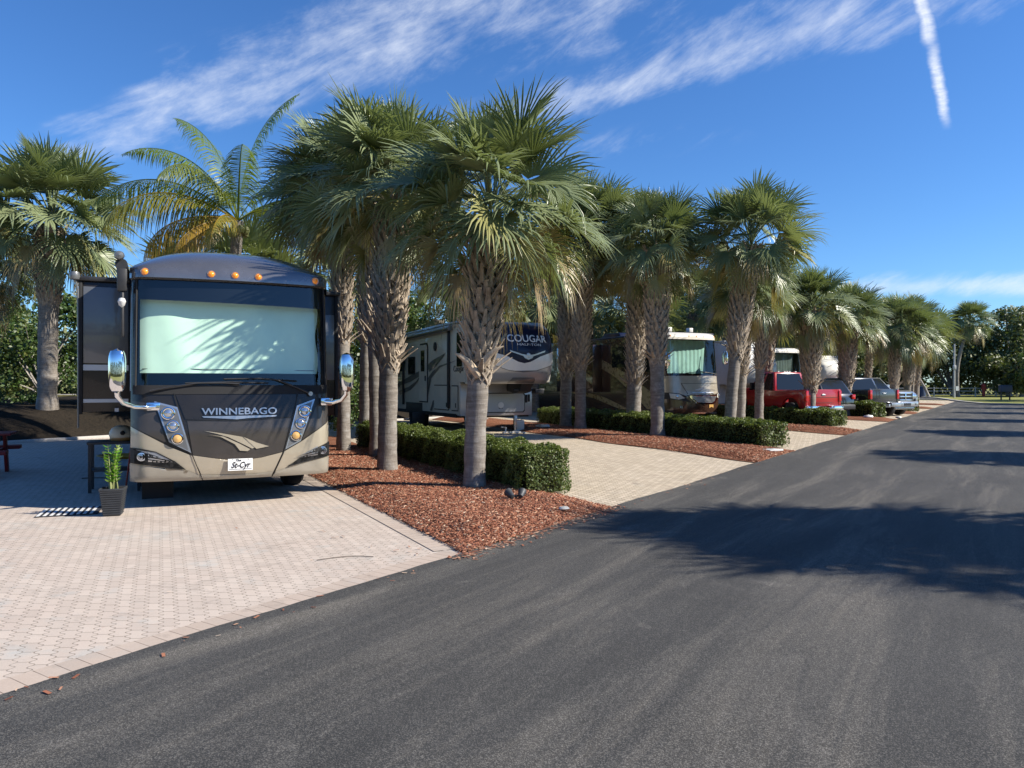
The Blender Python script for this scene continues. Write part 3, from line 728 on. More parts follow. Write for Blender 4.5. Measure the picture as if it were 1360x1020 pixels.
# coconut palm behind the dark motorhome
def coconut(x, y, z0, zc):
    g = np.random.default_rng(4); root = thing('coconut_palm', 'coconut palm with long arching feather fronds, lower ones yellow, behind the dark motorhome', 'palm tree', (x, y, z0), 0)
    mb = MB(); n = 14; rows = 40; vs = []
    H = zc-z0
    for i in range(rows+1):
        z = H*i/rows
        for j in range(n): a = 2*math.pi*j/n; r_ = .15*(1+.03*(i % 2)); vs.append((r_*math.cos(a)+.2*(z/H)**2, r_*math.sin(a), z-.1*(i == 0)))
    mb.add(vs, [(i*n+j, i*n+(j+1)%n, (i+1)*n+(j+1)%n, (i+1)*n+j) for i in range(rows) for j in range(n)]); mb.build('trunk', 'palm_trunk', root, smooth=True)
    fr = [(30, 86, 4.3, .1, .8), (165, 80, 3.9, .2, 1.0), (180, 42, 4.6, .45, 1.5), (195, 34, 4.2, .75, 1.9), (200, 10, 3.4, .95, 1.9), (150, 20, 3.6, .6, 1.6), (20, 62, 3.6, .2, 1.3), (-10, 30, 3.4, .3, 1.5), (250, 45, 3.6, .5, 1.6), (290, 60, 3.3, .3, 1.4), (320, 15, 3.2, .6, 1.6), (60, 40, 3.4, .3, 1.4), (120, 50, 3.6, .3, 1.4), (185, 66, 3.9, .2, 1.5), (225, -5, 3.0, 1, 1.8), (270, 5, 3.0, .8, 1.7)]
    V = []; F = []; T_ = []
    for az, el, L, old, dr_ in fr:
        az = R(az+g.normal(0, 3)); e = R(el); h = np.array([math.cos(az), math.sin(az), 0]); Zv = np.array([0,0,1.]); p = np.array([.2, 0, H]); N = 34; P = []; Dd = []
        for k in range(N):
            t_ = k/(N-1); dd = h*math.cos(e)+Zv*math.sin(e); P.append(p.copy()); Dd.append(dd); p = p+dd*L/N; e -= dr_/N*(.4+1.5*t_)
        tone = min(.84, old*.8)
        for k in range(N-1):      # rachis
            s = np.cross(Dd[k], Zv); s /= np.linalg.norm(s)+1e-6; w_ = .028*(1-k/N)+.004; b = len(V)
            V += [P[k]-s*w_, P[k]+s*w_, P[k+1]+s*w_, P[k+1]-s*w_]; F.append([b, b+1, b+2, b+3]); T_.append(min(1, tone+.1))
            V += [P[k]-Zv*w_, P[k]+Zv*w_, P[k+1]+Zv*w_, P[k+1]-Zv*w_]; b = len(V)-4; F.append([b, b+1, b+2, b+3]); T_.append(min(1, tone+.1))
        for k in range(5, N):
          for sub in range(3):
            t_ = (k+sub/3)/N; kk = min(k, N-1); s = np.cross(Dd[kk], Zv); s /= np.linalg.norm(s)+1e-6
            pc = P[kk]+(Dd[kk]*L/N*sub/3)
            for sg in (-1, 1):
                ll = (.75*math.sin(math.pi*min(1, t_*.92+.12))**.7+.08)*g.uniform(.85, 1.1)*L/4
                d0 = s*sg*.85+Dd[kk]*.55-Zv*(.1+.55*old)+g.normal(0, .06, 3); d0 /= np.linalg.norm(d0)
                wv = Dd[kk]*.014; a = pc; m1 = a+d0*ll*.45-Zv*ll*.06; m2 = m1+d0*ll*.3-Zv*ll*(.20+.25*old); m3 = m2+d0*ll*.12-Zv*ll*(.26+.2*old); b = len(V)
                V += [a-wv*.6, a+wv*.6, m1+wv, m1-wv, m2+wv*.7, m2-wv*.7, m3+wv*.1, m3-wv*.1]
                F += [[b, b+1, b+2, b+3], [b+3, b+2, b+4, b+5], [b+5, b+4, b+6, b+7]]; T_ += [np.clip(tone+g.normal(0, .04), 0, .9)]*3
    link('fronds', fast('fronds', V, F, T_), root, 'coconut_leaf')
    mb = MB()
    for i in range(7): a = i*.9; mb.lathe([(0.0,-.13),(.08,-.09),(.11,0),(.08,.09),(0.0,.12)], (.2+.22*math.cos(a), .22*math.sin(a), H-.25-.05*(i % 3)), 'z', 10)
    mb.build('coconuts', 'petiole', root, smooth=True)
coconut(-7.7, 20.6, .5, 6.05)

# ================================================================ HEDGES AND BROADLEAF TREES
def leaves(C, N, size, g, tone, jit=.6, aspect=.5):
    """rhombus leaves centred at C facing roughly N"""
    n = len(C); nn = nrm(N+g.normal(0, jit, (n, 3))); a = nrm(np.cross(nn, g.normal(0, 1, (n, 3)))); b = np.cross(nn, a)
    L = (size*g.uniform(.6, 1.3, n))[:,None]; W = L*aspect
    V = np.stack([C-a*L*.5, C-b*W*.5+nn*L*.08, C+a*L*.5, C+b*W*.5+nn*L*.08], 1); F = np.arange(n*4).reshape(n, 4)
    return V, F, tone
def hedge(label, p0, dg, L, W, H, n, size, seed, z0=.03):
    """p0: middle of the road-side end; runs back along direction dg"""
    g = np.random.default_rng(seed); root = thing('hedge', label, 'hedge', (p0[0], p0[1], z0), R(dg), 'clipped hedges on the islands')
    # core and displaced shell: local x across, y back
    ar = np.array([L*H, L*H, W*H, W*H, L*W*1.6]); pick = g.choice(5, n, p=ar/ar.sum()); u = g.uniform(0, 1, n); v = g.uniform(0, 1, n)
    C = np.zeros((n, 3)); N = np.zeros((n, 3))
    def put(i, x, y, z, nn):
        m_ = pick == i; C[m_] = np.stack([x[m_], y[m_], z[m_]], 1); N[m_] = nn
    o_ = np.ones(n)
    put(0, -W/2*o_, u*L, v*H, (-1, 0, .1)); put(1, W/2*o_, u*L, v*H, (1, 0, .1)); put(2, (u-.5)*W, 0*o_, v*H, (0, -1, .1)); put(3, (u-.5)*W, L*o_, v*H, (0, 1, .1)); put(4, (u-.5)*W, v*L, H*o_, (0, 0, 1))
    # round the corners and make it uneven
    cy = np.clip(C[:,1], W*.3, L-W*.3); cx = np.clip(C[:,0], -W*.28, W*.28); cz = np.clip(C[:,2], .12, H-.12)
    q = C-np.stack([cx, cy, cz], 1); dist = np.linalg.norm(q, axis=1, keepdims=True)
    rad = np.where(np.abs(N[:,:1]) > .5, W*.22, np.where(N[:,1:2]**2 > .5, W*.3, .12))
    C = np.stack([cx, cy, cz], 1)+q/np.maximum(dist, 1e-6)*np.minimum(dist, rad*1.05)
    nz = .035*np.sin(C[:,1]*5.3+seed)+.03*np.sin(C[:,1]*11+C[:,2]*9)+.02*np.sin(C[:,0]*14+C[:,1]*3)
    dep = g.exponential(.035, n); C = C+N*(nz-dep+.015)[:,None]+N*(g.random(n) < .012)[:,None]*g.uniform(.01, .05, n)[:,None]
    low = C[:,2] < .14; keep = ~(low & (g.random(n) < .30)); C, N = C[keep], N[keep]
    n = len(C); tone = np.clip(g.normal(.3, .25, n)+.25*(N[:,2] > .5), 0, .78)  # top leaves coloured lighter: the sunlit top is put into the tone
    V, F, T_ = leaves(C, N, size, g, tone, .75, .55)
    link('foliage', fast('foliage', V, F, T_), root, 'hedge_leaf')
    mb = MB(); k = 20; vs = []; fs = []
    mb.b2(-W/2+.10, W/2-.10, .12, L-.1, .02, H-.08); rr = random.Random(seed)
    for i in range(int(L*3)):
        x = rr.uniform(-W*.3, W*.3); y = rr.uniform(.12, L-.12); mb.tube([(x, y, -.05), (x+rr.uniform(-.05, .05), y+rr.uniform(-.05, .05), .25)], .012, 5)
    mb.build('twigs', 'hedge_core', root)
    return root
h1 = (Vector((.24,10.3))+Vector((.80,11.0)))/2
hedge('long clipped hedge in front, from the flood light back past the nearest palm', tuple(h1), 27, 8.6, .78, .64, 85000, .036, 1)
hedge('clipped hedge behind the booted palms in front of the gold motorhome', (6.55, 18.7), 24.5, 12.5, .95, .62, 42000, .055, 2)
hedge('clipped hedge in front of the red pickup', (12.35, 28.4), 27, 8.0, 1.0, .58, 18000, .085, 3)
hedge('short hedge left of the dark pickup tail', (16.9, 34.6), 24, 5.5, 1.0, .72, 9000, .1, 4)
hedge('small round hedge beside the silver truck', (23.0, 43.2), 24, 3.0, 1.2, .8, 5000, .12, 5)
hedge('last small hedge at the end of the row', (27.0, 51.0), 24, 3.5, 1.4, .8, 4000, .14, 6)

def broad(name, label, cat, x, y, z0, H, Rr, zb, n, size, seed, m_='oak_leaf', trunk=.25, clusters=34, group=None, bark='bark', low=False, lim=True):
    g = np.random.default_rng(seed); root = thing(name, label, cat, (x, y, z0), 0, group)
    cc = g.normal(0, 1, (clusters, 3)); cc = nrm(cc)*(g.uniform(.25, 1, (clusters, 1))**.5)
    cen = np.stack([cc[:,0]*Rr*.8, cc[:,1]*Rr*.8, zb+(H-zb)*(.5+.42*cc[:,2])], 1)
    cr = g.uniform(.16, .34, clusters)*Rr
    idx = g.integers(0, clusters, n); d_ = nrm(g.normal(0, 1, (n, 3))); rad = cr[idx]*g.uniform(.45, 1.05, n)
    C = cen[idx]+d_*rad[:,None]*np.array([1.1, 1.1, .8]); keep = C[:,2] > .15; C = C[keep]; d_ = d_[keep]; idx = idx[keep]
    ct = g.uniform(.05, .7, clusters); tone = np.clip(ct[idx]+g.normal(0, .12, len(C)), 0, .82)
    V, F, T_ = leaves(C, d_+np.array([0, 0, .35]), size, g, tone, .8, .6)
    link('crown', fast('crown', V, F, T_), root, m_)
    mb = MB(); r_ = random.Random(seed); fork = max(.25, zb*.55)
    mb.tube([(0, 0, -.3), (.06*Rr*.2, 0, fork*.5), (r_.uniform(-.1, .1), r_.uniform(-.1, .1), fork), (0, 0, (zb+H)/2)], [trunk*1.25, trunk, trunk*.85, trunk*.25], 9)
    mb.build('trunk', bark, root, smooth=True)
    if lim:
        mb = MB()
        for i in range(min(clusters, 16)):
            p = cen[i]; mid = (p[0]*.45+r_.uniform(-.3, .3), p[1]*.45+r_.uniform(-.3, .3), fork+(p[2]-fork)*.55)
            mb.tube([(0, 0, fork*.9), mid, tuple(p)], [trunk*.45, trunk*.26, trunk*.06], 6)
        mb.build('branches', bark, root, smooth=True)
    return root
wood_mass()
# dark woods at the far bend, one by one
OAK = [('broad dark oak left of the tall palm', 45, 98, 10.5, 6.5), ('dark oak straight behind the utility pole', 53, 101, 11.0, 7), ('oak with open crown behind the tall palm', 58, 99, 11.4, 6.8),
       ('rounded oak right of the tall palm', 64, 97, 11.6, 7), ('highest oak in the right corner, ragged top against the sky', 70, 96, 12.8, 7.5), ('oak cut by the right edge of the picture', 79, 97, 13.0, 8),
       ('low spreading oak over the lawn', 61, 90, 6.2, 5.5), ('dim oak far left in the woods', 37, 96, 8.5, 6), ('dim oak behind the end of the palm row', 30, 90, 8.0, 6)]
for i, (lb, x, y, H, rr) in enumerate(OAK):
    broad('oak_tree', lb, 'tree', x, y, 0, H, rr, .8, 9000, .42, 40+i, trunk=.4, clusters=40, group='oaks around the far bend', bark='pale_bark')
broad('dark_tree', 'dark shaded tree hanging over the lawn at the right edge', 'tree', 49.5, 68.5, 0, 5.6, 3.4, 1.0, 9000, .24, 61, m_='shrub_leaf', trunk=.25)
# thick green behind the sites
g_ = random.Random(77)
BG = [('shaded shrubby tree behind the berm at the far left', -24, 33, 6.4, 3.2), ('dark open shrub with bare branches left of the big palm', -19.5, 31.5, 5.4, 2.8), ('dense shrub right of the big left palm trunk', -14.3, 28.5, 4.9, 2.3),
      ('leafy shrub between the big left palm and the motorhome', -11.8, 26.5, 4.6, 2.1), ('bushy tree behind the slide out of the motorhome', -9.5, 30, 6.2, 2.8), ('bushy tree behind the coconut palm', -6.0, 31, 6.0, 3.0)]
for i, (lb, x, y, H, rr) in enumerate(BG): broad('shrub_tree', lb, 'tree', x, y, .7, H, rr, .15, 9000, .17, 80+i, m_='shrub_leaf', trunk=.12, clusters=40, group='shrubs behind the berm', bark='pale_bark')
BG2 = [(-2, 38), (3.5, 46), (8.5, 50), (13, 55), (19, 60), (24, 66), (28, 74), (36, 84), (-14, 44), (-24, 48), (-34, 52)]
where = ['behind the rear of the blue nosed trailer', 'behind the trailer roof', 'behind the gold motorhome roof', 'behind the gap right of the gold motorhome', 'behind the white trailer', 'behind the dark pickup', 'behind the silver truck', 'at the end of the palm row', 'beyond the field behind the motorhome', 'beyond the field behind the big palm', 'far beyond the field at the left edge']
for i, (x, y) in enumerate(BG2): broad('wood_tree', 'dark green tree '+where[i], 'tree', x, y, .6, 6.5 if i < 8 else 5.5, 4.2, .1, 6500, .32, 120+i, trunk=.3, clusters=36, group='trees far behind the sites', bark='bark')
# low leafy plants along the top of the berm
for i, (x, y, lb) in enumerate([(-17.2, 24.6, 'low green plant on the berm left of the big palm'), (-15.6, 24.3, 'low green plant at the foot of the big palm, left side'), (-13.3, 24.0, 'low yellow green plant right of the big palm trunk'), (-12.2, 24.6, 'bushy bright plant on the berm by the motorhome')]):
    broad('berm_plant', lb, 'plant', x, y, .85, .55+.35*(i > 1), .75, .05, 900, .09, 200+i, m_='shrub_leaf', trunk=.02, clusters=12, lim=False, group='low plants on the berm')
broad('shrub', 'dark round shrub between the right mirror and the palm trunks', 'shrub', -4.9, 22.5, .05, 2.3, 1.3, .1, 5000, .09, 300, m_='shrub_leaf', trunk=.06, clusters=26)
# ================================================================ VEHICLE MATERIALS
mat('paint_dark', (.018, .016, .015), .28, spec=.35, coat=.2, var=.15, vscale=3)
mat('paint_brown', (.05, .043, .038), .34, metal=.2, coat=.35, var=.12, vscale=3)
mat('paint_tan', (.40, .35, .265), .32, metal=.25, coat=.8, var=.08, vscale=3)
mat('paint_tan_low', (.36, .33, .27), .36, metal=.25, coat=.6, var=.15, vscale=2.5)
mat('paint_steel', (.17, .17, .18), .26, metal=.6, coat=1.0, var=.1, vscale=3)
mat('paint_grey', (.13, .135, .14), .35, metal=.2, coat=.6, var=.1, vscale=3)
mat('chrome', (.85, .86, .88), .035, metal=1.0)
mat('dull_chrome', (.55, .55, .55), .38, metal=1.0)
mat('reflector', (.50, .53, .58), .12, metal=.85)
mat('pod_silver', (.36, .37, .39), .35, metal=.5, coat=.5)
mat('lens_housing', (.34, .37, .42), .2, metal=.6, coat=1.)
mat('amber', (.85, .28, .02), .15, coat=1., emit=(.10, .025, 0.))
mat('amber_dim', (.60, .36, .12), .15, coat=1.)
mat('rubber', (.018, .018, .019), .8, var=.25, vscale=8)
mat('black_plastic', (.022, .022, .024), .5, var=.2, vscale=8)
mat('under_black', (.012, .012, .013), .8)
mat('seam', (.008, .008, .008), .6)
mat('shade_cloth', (.80, .90, .78), .85, var=.05, vscale=2.2, bump=.25, bscale=3)
mat('white_paint', (.74, .73, .69), .35, coat=.5, var=.05)
mat('cream', (.60, .575, .50), .4, coat=.4, var=.08, vscale=2)
mat('silver_grey', (.42, .42, .43), .35, metal=.4, coat=.5)
mat('white_trim', (.58, .58, .57), .4)
mat('navy', (.006, .010, .032), .3, spec=.4)
mat('red_paint', (.32, .010, .014), .25, coat=.7, var=.06)
mat('silver_paint', (.40, .41, .43), .25, metal=.6, coat=.9)
mat('charcoal_paint', (.06, .064, .07), .25, metal=.5, coat=1.)
mat('tail_red', (.45, .01, .01), .15, coat=1.)
mat('gold_paint', (.36, .27, .14), .28, metal=.4, coat=.8, var=.1)
mat('brown_gloss', (.055, .028, .018), .22, coat=1.)
mat('plate_white', (.80, .80, .78), .4)
mat('ink', (.012, .012, .015), .5)
glass_mat('windscreen', (.84, .96, .91))
mat('dark_glass', (.010, .012, .014), .05, spec=.45)
mat('black_band', (.003, .004, .012), .5, spec=.2)
glass_mat('clear_lens', (.9, .93, .95))

def wheel(parent, c, r, wd, axis='x', rimm='dull_chrome', name='wheel', side=-1):
    """tyre with a rim under it; side: which way the face looks along the axis"""
    mb = MB(); mb.lathe([(r*.62, -wd/2), (r*.9, -wd/2), (r*.985, -wd*.36), (r, -wd*.2), (r, wd*.2), (r*.985, wd*.36), (r*.9, wd/2), (r*.62, wd/2), (r*.62, -wd/2)], (0,0,0), axis, 28)
    t = mb.build(name, 'rubber', parent, smooth=True, loc=c)
    mb = MB(); s = side
    mb.lathe([(r*.66, 0), (r*.64, s*wd*.46), (r*.58, s*wd*.50), (r*.52, s*wd*.30), (r*.22, s*wd*.18), (r*.18, s*wd*.42), (0.0, s*wd*.44)], (0,0,0), axis, 24)
    mb.build('rim', rimm, t, smooth=True)
    return t

# ================================================================ DARK MOTORHOME
def motorhome():
    root = thing('motorhome', 'black and tan bus style motorhome with pale windshield shade, nearest the camera', 'motorhome', (-3.59, 9.80, .05), R(25)); root.scale = (.975,)*3
    W = 1.27
    def lerp(tab, z):
        for (a, b), (c, d_) in zip(tab, tab[1:]):
            if z <= c: return b+(d_-b)*max(0, (z-a))/(c-a)
        return tab[-1][1]
    PROF = [(.28, .12), (.36, .045), (.46, .02), (.62, .0), (.95, .0), (1.2, .03), (1.42, .06), (1.6, .09), (3.0, .24), (3.6, .3)]
    def fr(x, z, off=0.):
        ax = min(abs(x), W); bow = .13*(ax/W)**2 + (.16*(1-math.sqrt(max(0, 1-((ax-1.05)/.2201)**2))) if ax > 1.05 else 0)
        y = lerp(PROF, z)+bow
        # outward direction in plan
        k = .26*ax/W*(1 if x > 0 else -1) + (math.copysign(min(3, (ax-1.05)/.22*1.6)*.9, x) if ax > 1.05 else 0)
        n = Vector((k, -1, 0)).normalized()
        return Vector((x, y, z)) + n*off
    def P(name, poly, m_, parent=root, off=.003, step=.06, thick=0.): return patch(name, poly, fr, m_, parent, off, step, thick)
    E_ = 1.268
    # body shell: nose below the glass, pillars beside it, flanks, roof, floor
    body = P('body', [(-E_, .33), (E_, .33), (E_, 1.50), (-E_, 1.50)], 'paint_dark', off=0)
    P('pillar', [(-E_, 1.5), (-1.20, 1.5), (-1.20, 2.98), (-E_, 2.98)], 'paint_dark', off=0)
    P('pillar', [(1.225, 1.5), (E_, 1.5), (E_, 2.98), (1.225, 2.98)], 'paint_dark', off=0)
    def side(sx):
        vs = []; fs = []; zs = [.33+i*.15 for i in range(18)]+[2.98, 3.1]
        for z in zs:
            y0 = fr(sx*E_, z).y; vs += [(sx*E_, y0, z), (sx*E_, 11.2, z)]
        fs = [(2*i, 2*i+1, 2*i+3, 2*i+2) for i in range(len(zs)-1)]
        mb = MB().add(vs, fs); return mb
    side(-1).build('side_wall', 'paint_dark', root); side(1).build('side_wall', 'paint_dark', root)
    mb = MB(); mb.b2(-1.26, 1.26, 11.2, 11.25, .4, 3.2); mb.build('rear_wall', 'paint_dark', root)
    mb = MB(); mb.b2(-1.2, 1.2, .7, 11.1, .36, .42); mb.build('floor', 'under_black', root)
    # roof cap: brow over the glass, arched, sweeping back into the roof
    def cap(u_, v):
        x = u_*1.285; arch = 1-abs(u_)**3.2
        bow = .13*u_*u_ + (.20*(1-math.sqrt(max(0, 1-((abs(u_)-.8)/.2001)**2))) if abs(u_) > .8 else 0)
        zt = 3.19+.32*arch; y0 = .16+bow
        if v < .12: return Vector((x, y0+.05-.06*v/.12, 2.965+.02*v/.12))
        if v < .4: t_ = (v-.12)/.28; return Vector((x, y0-.01+.03*t_*t_, 2.985+.13*t_))
        t_ = (v-.4)/.6; return Vector((x*(1-.02*t_), y0+.02+1.5*t_**1.5, 3.115+(zt-3.115+ .03)*math.sin(t_*math.pi/2)**.9))
    nu, nv = 48, 24; vs = [cap(-1+2*i/nu, j/nv) for j in range(nv+1) for i in range(nu+1)]
    fs = [(j*(nu+1)+i, j*(nu+1)+i+1, (j+1)*(nu+1)+i+1, (j+1)*(nu+1)+i) for j in range(nv) for i in range(nu)]
    n0 = len(vs)
    for i in range(nu+1): p = cap(-1+2*i/nu, 1); vs.append(Vector((p.x, 11.2, p.z)))
    fs += [(nv*(nu+1)+i, nv*(nu+1)+i+1, n0+i+1, n0+i) for i in range(nu)]
    mb = MB().add(vs, fs)
    # close the cap's ends against the flanks
    for e in (0, nu):
        for j in range(nv): 
            a, b_ = vs[j*(nu+1)+e], vs[(j+1)*(nu+1)+e]; mb.add([a, b_, (b_.x, max(b_.y, .5), 2.9), (a.x, max(a.y, .5), 2.9)], [(0,1,2,3)])
        a, b_ = vs[nv*(nu+1)+e], vs[n0+e]; mb.add([a, b_, (b_.x, b_.y, 2.9), (a.x, a.y, 2.9)], [(0,1,2,3)])
    roof = mb.build('roof_cap', 'paint_steel', root, smooth=True)
    for x in (-1.1, -.3, 0, .3, 1.08):
        u_ = x/1.285; p = cap(u_, .27)
        mb = MB(); mb.lathe([(0.0, -.034), (.022, -.03), (.038, -.016), (.042, 0)], (0,0,0), 'y', 18)
        l = mb.build('marker_light', 'amber', root, smooth=True, loc=p)
        mb = MB(); mb.lathe([(.043, 0), (.052, -.006), (.052, .006), (.043, .01)], (0,0,0), 'y', 18); mb.build('bezel', 'dull_chrome', l, smooth=True)
    mb = MB(); mb.tube([(-.18, 1.6, 3.38), (-.18, 1.62, 3.62)], .008, 6); mb.tube([(.12, 1.7, 3.38), (.12, 1.72, 3.58)], .008, 6); mb.build('antenna', 'black_plastic', root)
    # paintwork laid on the nose
    P('lower_panel', [(-E_, .335), (-.42, .335), (-.50, .60), (-.536, .648), (-.812, .776), (-.996, .885), (-1.262, 1.04)], 'paint_tan', off=.004, step=.05)
    P('lower_panel', [(.475, .335), (E_, .335), (E_, 1.062), (1.076, .935), (.85, .786), (.612, .657)], 'paint_tan', off=.004, step=.05)
    P('lower_panel', [(-.405, .335), (.462, .335), (.60, .655), (.323, .594), (.1, .572), (.006, .568), (-.09, .572), (-.263, .606), (-.53, .655)], 'paint_tan', off=.004, step=.05)
    P('bumper_skin', [(-E_, .32), (-.412, .32), (-.47, .395), (-.58, .455), (-.80, .485), (-1.03, .525), (-E_, .555)], 'paint_tan_low', off=.012, step=.05)
    P('bumper_skin', [(.47, .32), (E_, .32), (E_, .555), (.985, .505), (.72, .44), (.52, .40)], 'paint_tan_low', off=.012, step=.05)
    P('bumper_skin', [(-.40, .32), (.458, .32), (.475, .395), (.24, .375), (-.2, .38), (-.478, .398)], 'paint_tan_low', off=.012, step=.05)
    P('nose_panel', [(-.53, .662), (-.263, .614), (-.09, .582), (.006, .578), (.1, .582), (.323, .60), (.606, .664), (.735, 1.125), (.35, 1.11), (.006, 1.095), (-.35, 1.105), (-.60, 1.11)], 'paint_brown', off=.006)
    P('nose_flank', [(-1.262, 1.05), (-.99, .90), (-.84, .825), (-1.0, 1.33), (-1.262, 1.38)], 'paint_brown', off=.003)
    P('nose_flank', [(1.266, 1.072), (1.07, .947), (.87, .82), (1.07, 1.27), (1.266, 1.37)], 'paint_brown', off=.003)
    P('hood_panel', [(-.735, 1.45), (-.62, 1.13), (-.35, 1.115), (.006, 1.105), (.35, 1.12), (.75, 1.14), (.80, 1.44)], 'paint_dark', off=.010)
    def line(name, pts, w_, m_='seam', off=.007, th=.004):
        poly = []
        L = []; Rr = []
        for i, (a, b) in enumerate(pts):
            p0 = pts[max(0, i-1)]; p1 = pts[min(len(pts)-1, i+1)]; dx, dz = p1[0]-p0[0], p1[1]-p0[1]; l = math.hypot(dx, dz)
            L.append((a-dz/l*w_/2, b+dx/l*w_/2)); Rr.append((a+dz/l*w_/2, b-dx/l*w_/2))
        return patch(name, L+Rr[::-1], fr, m_, root, off, .05, th)
    line('hood_seam', [(-.753, 1.472), (-.546, .68), (-.411, .325)], .010, off=.013)
    line('hood_seam', [(.816, 1.452), (.617, .657), (.470, .325)], .010, off=.013)
    line('hood_seam', [(-.60, 1.118), (-.35, 1.112), (.006, 1.100), (.35, 1.115), (.74, 1.132)], .006, off=.011)
    # fog lamp pods
    for pts, c, sg in (([(-1.250, .765), (-1.129, .752), (-.967, .712), (-.744, .581), (-.615, .475), (-.822, .505), (-1.034, .545), (-1.250, .575)], (-1.125, .655), -1),
                       ([(1.255, .765), (1.099, .704), (.827, .557), (.66, .452), (.985, .530), (1.255, .575)], (1.15, .655), 1)):
        pod = P('fog_light', pts, 'pod_silver', off=.014, step=.04)
        line('pod_rim', pts+[pts[0]], .012, off=.016, m_='seam')
        mb = MB(); mb.lathe([(.052, 0), (.055, -.012), (.040, -.014), (.034, -.004), (.0, -.008)], (0,0,0), 'y', 18)
        mb.build('lamp', 'reflector', pod, smooth=True, loc=fr(c[0], c[1], .02))
        mb = MB(); mb.lathe([(.020, 0), (.018, -.012), (0, -.016)], (0,0,0), 'y', 14); mb.build('bulb', 'ink', pod, smooth=True, loc=fr(c[0], c[1], .028))
        for dz, dl in ((.055, .16), (.02, .26), (-.02, .32), (-.055, .26)):
            x0 = c[0]-sg*.07; x1 = x0-sg*dl
            q = patch('blade', [(x0, c[1]+dz+.010), (x0, c[1]+dz-.010), (x1, c[1]+dz*.4-.08*dl/.36-.004)], fr, 'dull_chrome', pod, .016, .05, .004)
    # headlight clusters
    for quad, lamps in (([(-.986, 1.367), (-.714, 1.289), (-.550, .690), (-.812, .835)], [(-.822, 1.21), (-.765, 1.045), (-.712, .88)]),
                        ([(.800, 1.291), (1.053, 1.381), (.845, .80), (.634, .690)], [(.905, 1.21), (.845, 1.045), (.775, .88)])):
        h = P('headlight', quad, 'lens_housing', off=.008, step=.05, thick=.010)
        cx = sum(q[0] for q in quad)/4; cz = sum(q[1] for q in quad)/4
        inner = [(cx+(a-cx)*.84, cz+(b-cz)*.90) for a, b in quad]
        patch('inner_bezel', inner, fr, 'paint_grey', h, .0195, .05)
        for i, (x, z) in enumerate(lamps):
            r_ = (.082, .072, .070)[i]
            mb = MB(); mb.lathe([(r_, .0), (r_*1.02, -.022), (r_*.9, -.026), (r_*.80, -.01), (r_*.45, .0), (.0, .004)], (0,0,0), 'y', 26)
            l = mb.build('lamp', 'chrome', h, smooth=True, loc=fr(x, z, .022))
        for i, (x, z) in enumerate(lamps):
            r_ = (.05, .045, .056)[i]
            mb = MB(); mb.lathe([(r_, 0), (r_*.9, -.016), (r_*.5, -.026), (0, -.030)], (0,0,0), 'y', 22)
            mb.build('lens', 'amber_dim' if i == 2 else 'reflector', h, smooth=True, loc=fr(x, z, .026))
    # lettering, chrome chevron, swoosh, plate
    text_mesh('nose_lettering', 'WINNEBAGO', .125, lambda a, b, o: fr(.055+a, 1.222+b, .012+o), 'dull_chrome', root, width=.95, off=0, thick=.014, bold=.002)
    patch('chrome_chevron', [(-.42, 1.165), (.525, 1.165), (.515, 1.148), (.10, 1.128), (.006, 1.118), (-.09, 1.128), (-.40, 1.148)], fr, 'dull_chrome', root, .012, .06, .008)
    patch('swoosh', [(-.395, .973), (-.202, .942), (.079, .882), (.195, .80), (.259, .742), (.20, .722), (.06, .80), (-.10, .885), (-.25, .935)], fr, 'paint_tan', root, .010, .06, .004)
    patch('swoosh', [(.085, .885), (.26, .80), (.42, .745), (.255, .716), (.20, .790)], fr, 'paint_tan', root, .015, .06, .004)
    patch('swoosh', [(-.335, .925), (-.20, .895), (-.02, .79), (.045, .70), (.142, .690), (.175, .715), (.03, .80), (-.16, .895)], fr, 'paint_tan', root, .0185, .06, .004)
    pl = patch('front_plate', [(-.105, .437), (.207, .437), (.207, .595), (-.105, .595)], lambda a, b, o: Vector((a, -.012-o, b)), 'plate_white', root, .012, .3, .006)
    pf = lambda cx, cz: (lambda a, b, o: Vector((cx+a, -.031-o, cz+b)))
    text_mesh('plate_script', 'St-Cyr', .11, pf(.05, .508), 'ink', pl, width=.245, off=0, thick=.003, shear=.35, bold=.0025)
    text_mesh('plate_script', 'The', .04, pf(.02, .572), 'ink', pl, width=.07, off=0, thick=.003, shear=.35, bold=.001)
    mb = MB()
    mb.b2(-.09, .195, -.0335, -.030, .455, .459); mb.build('plate_rule', 'ink', pl)
    for x in (-.05, .15):
        mb = MB(); mb.lathe([(.006, 0), (.004, -.004), (0, -.005)], (0,0,0), 'y', 10); mb.build('plate_screw', 'ink', pl, loc=(x, -.030, .583))
    # windshield: one big pane, dark band, shade cloth behind
    GL = [(-1.20, 1.56), (1.225, 1.56), (1.225, 2.98), (-1.20, 2.98)]
    g_ = P('windshield', GL, 'windscreen', off=.004, step=.08)
    patch('top_band', [(-1.20, 2.70), (1.225, 2.665), (1.225, 2.985), (-1.20, 2.985)], fr, 'black_band', g_, -.006, .06)
    patch('side_band', [(-1.2, 1.56), (-1.172, 1.56), (-1.172, 2.70), (-1.2, 2.70)], fr, 'black_band', g_, -.006, .06)
    patch('side_band', [(1.172, 1.56), (1.225, 1.56), (1.225, 2.67), (1.172, 2.67)], fr, 'black_band', g_, -.006, .06)
    def shf(a, b, o):
        p = fr(a*.985, b, 0); wv = .012*math.sin(a*5.1+b*1.3)+.010*math.sin(a*2.3-b*4.5)+.006*math.sin(a*11+b*3)
        edge_ = .02*math.sin(b*9) if a > 1.1 else 0
        return Vector((a*.985-edge_, p.y+.17+wv, b))
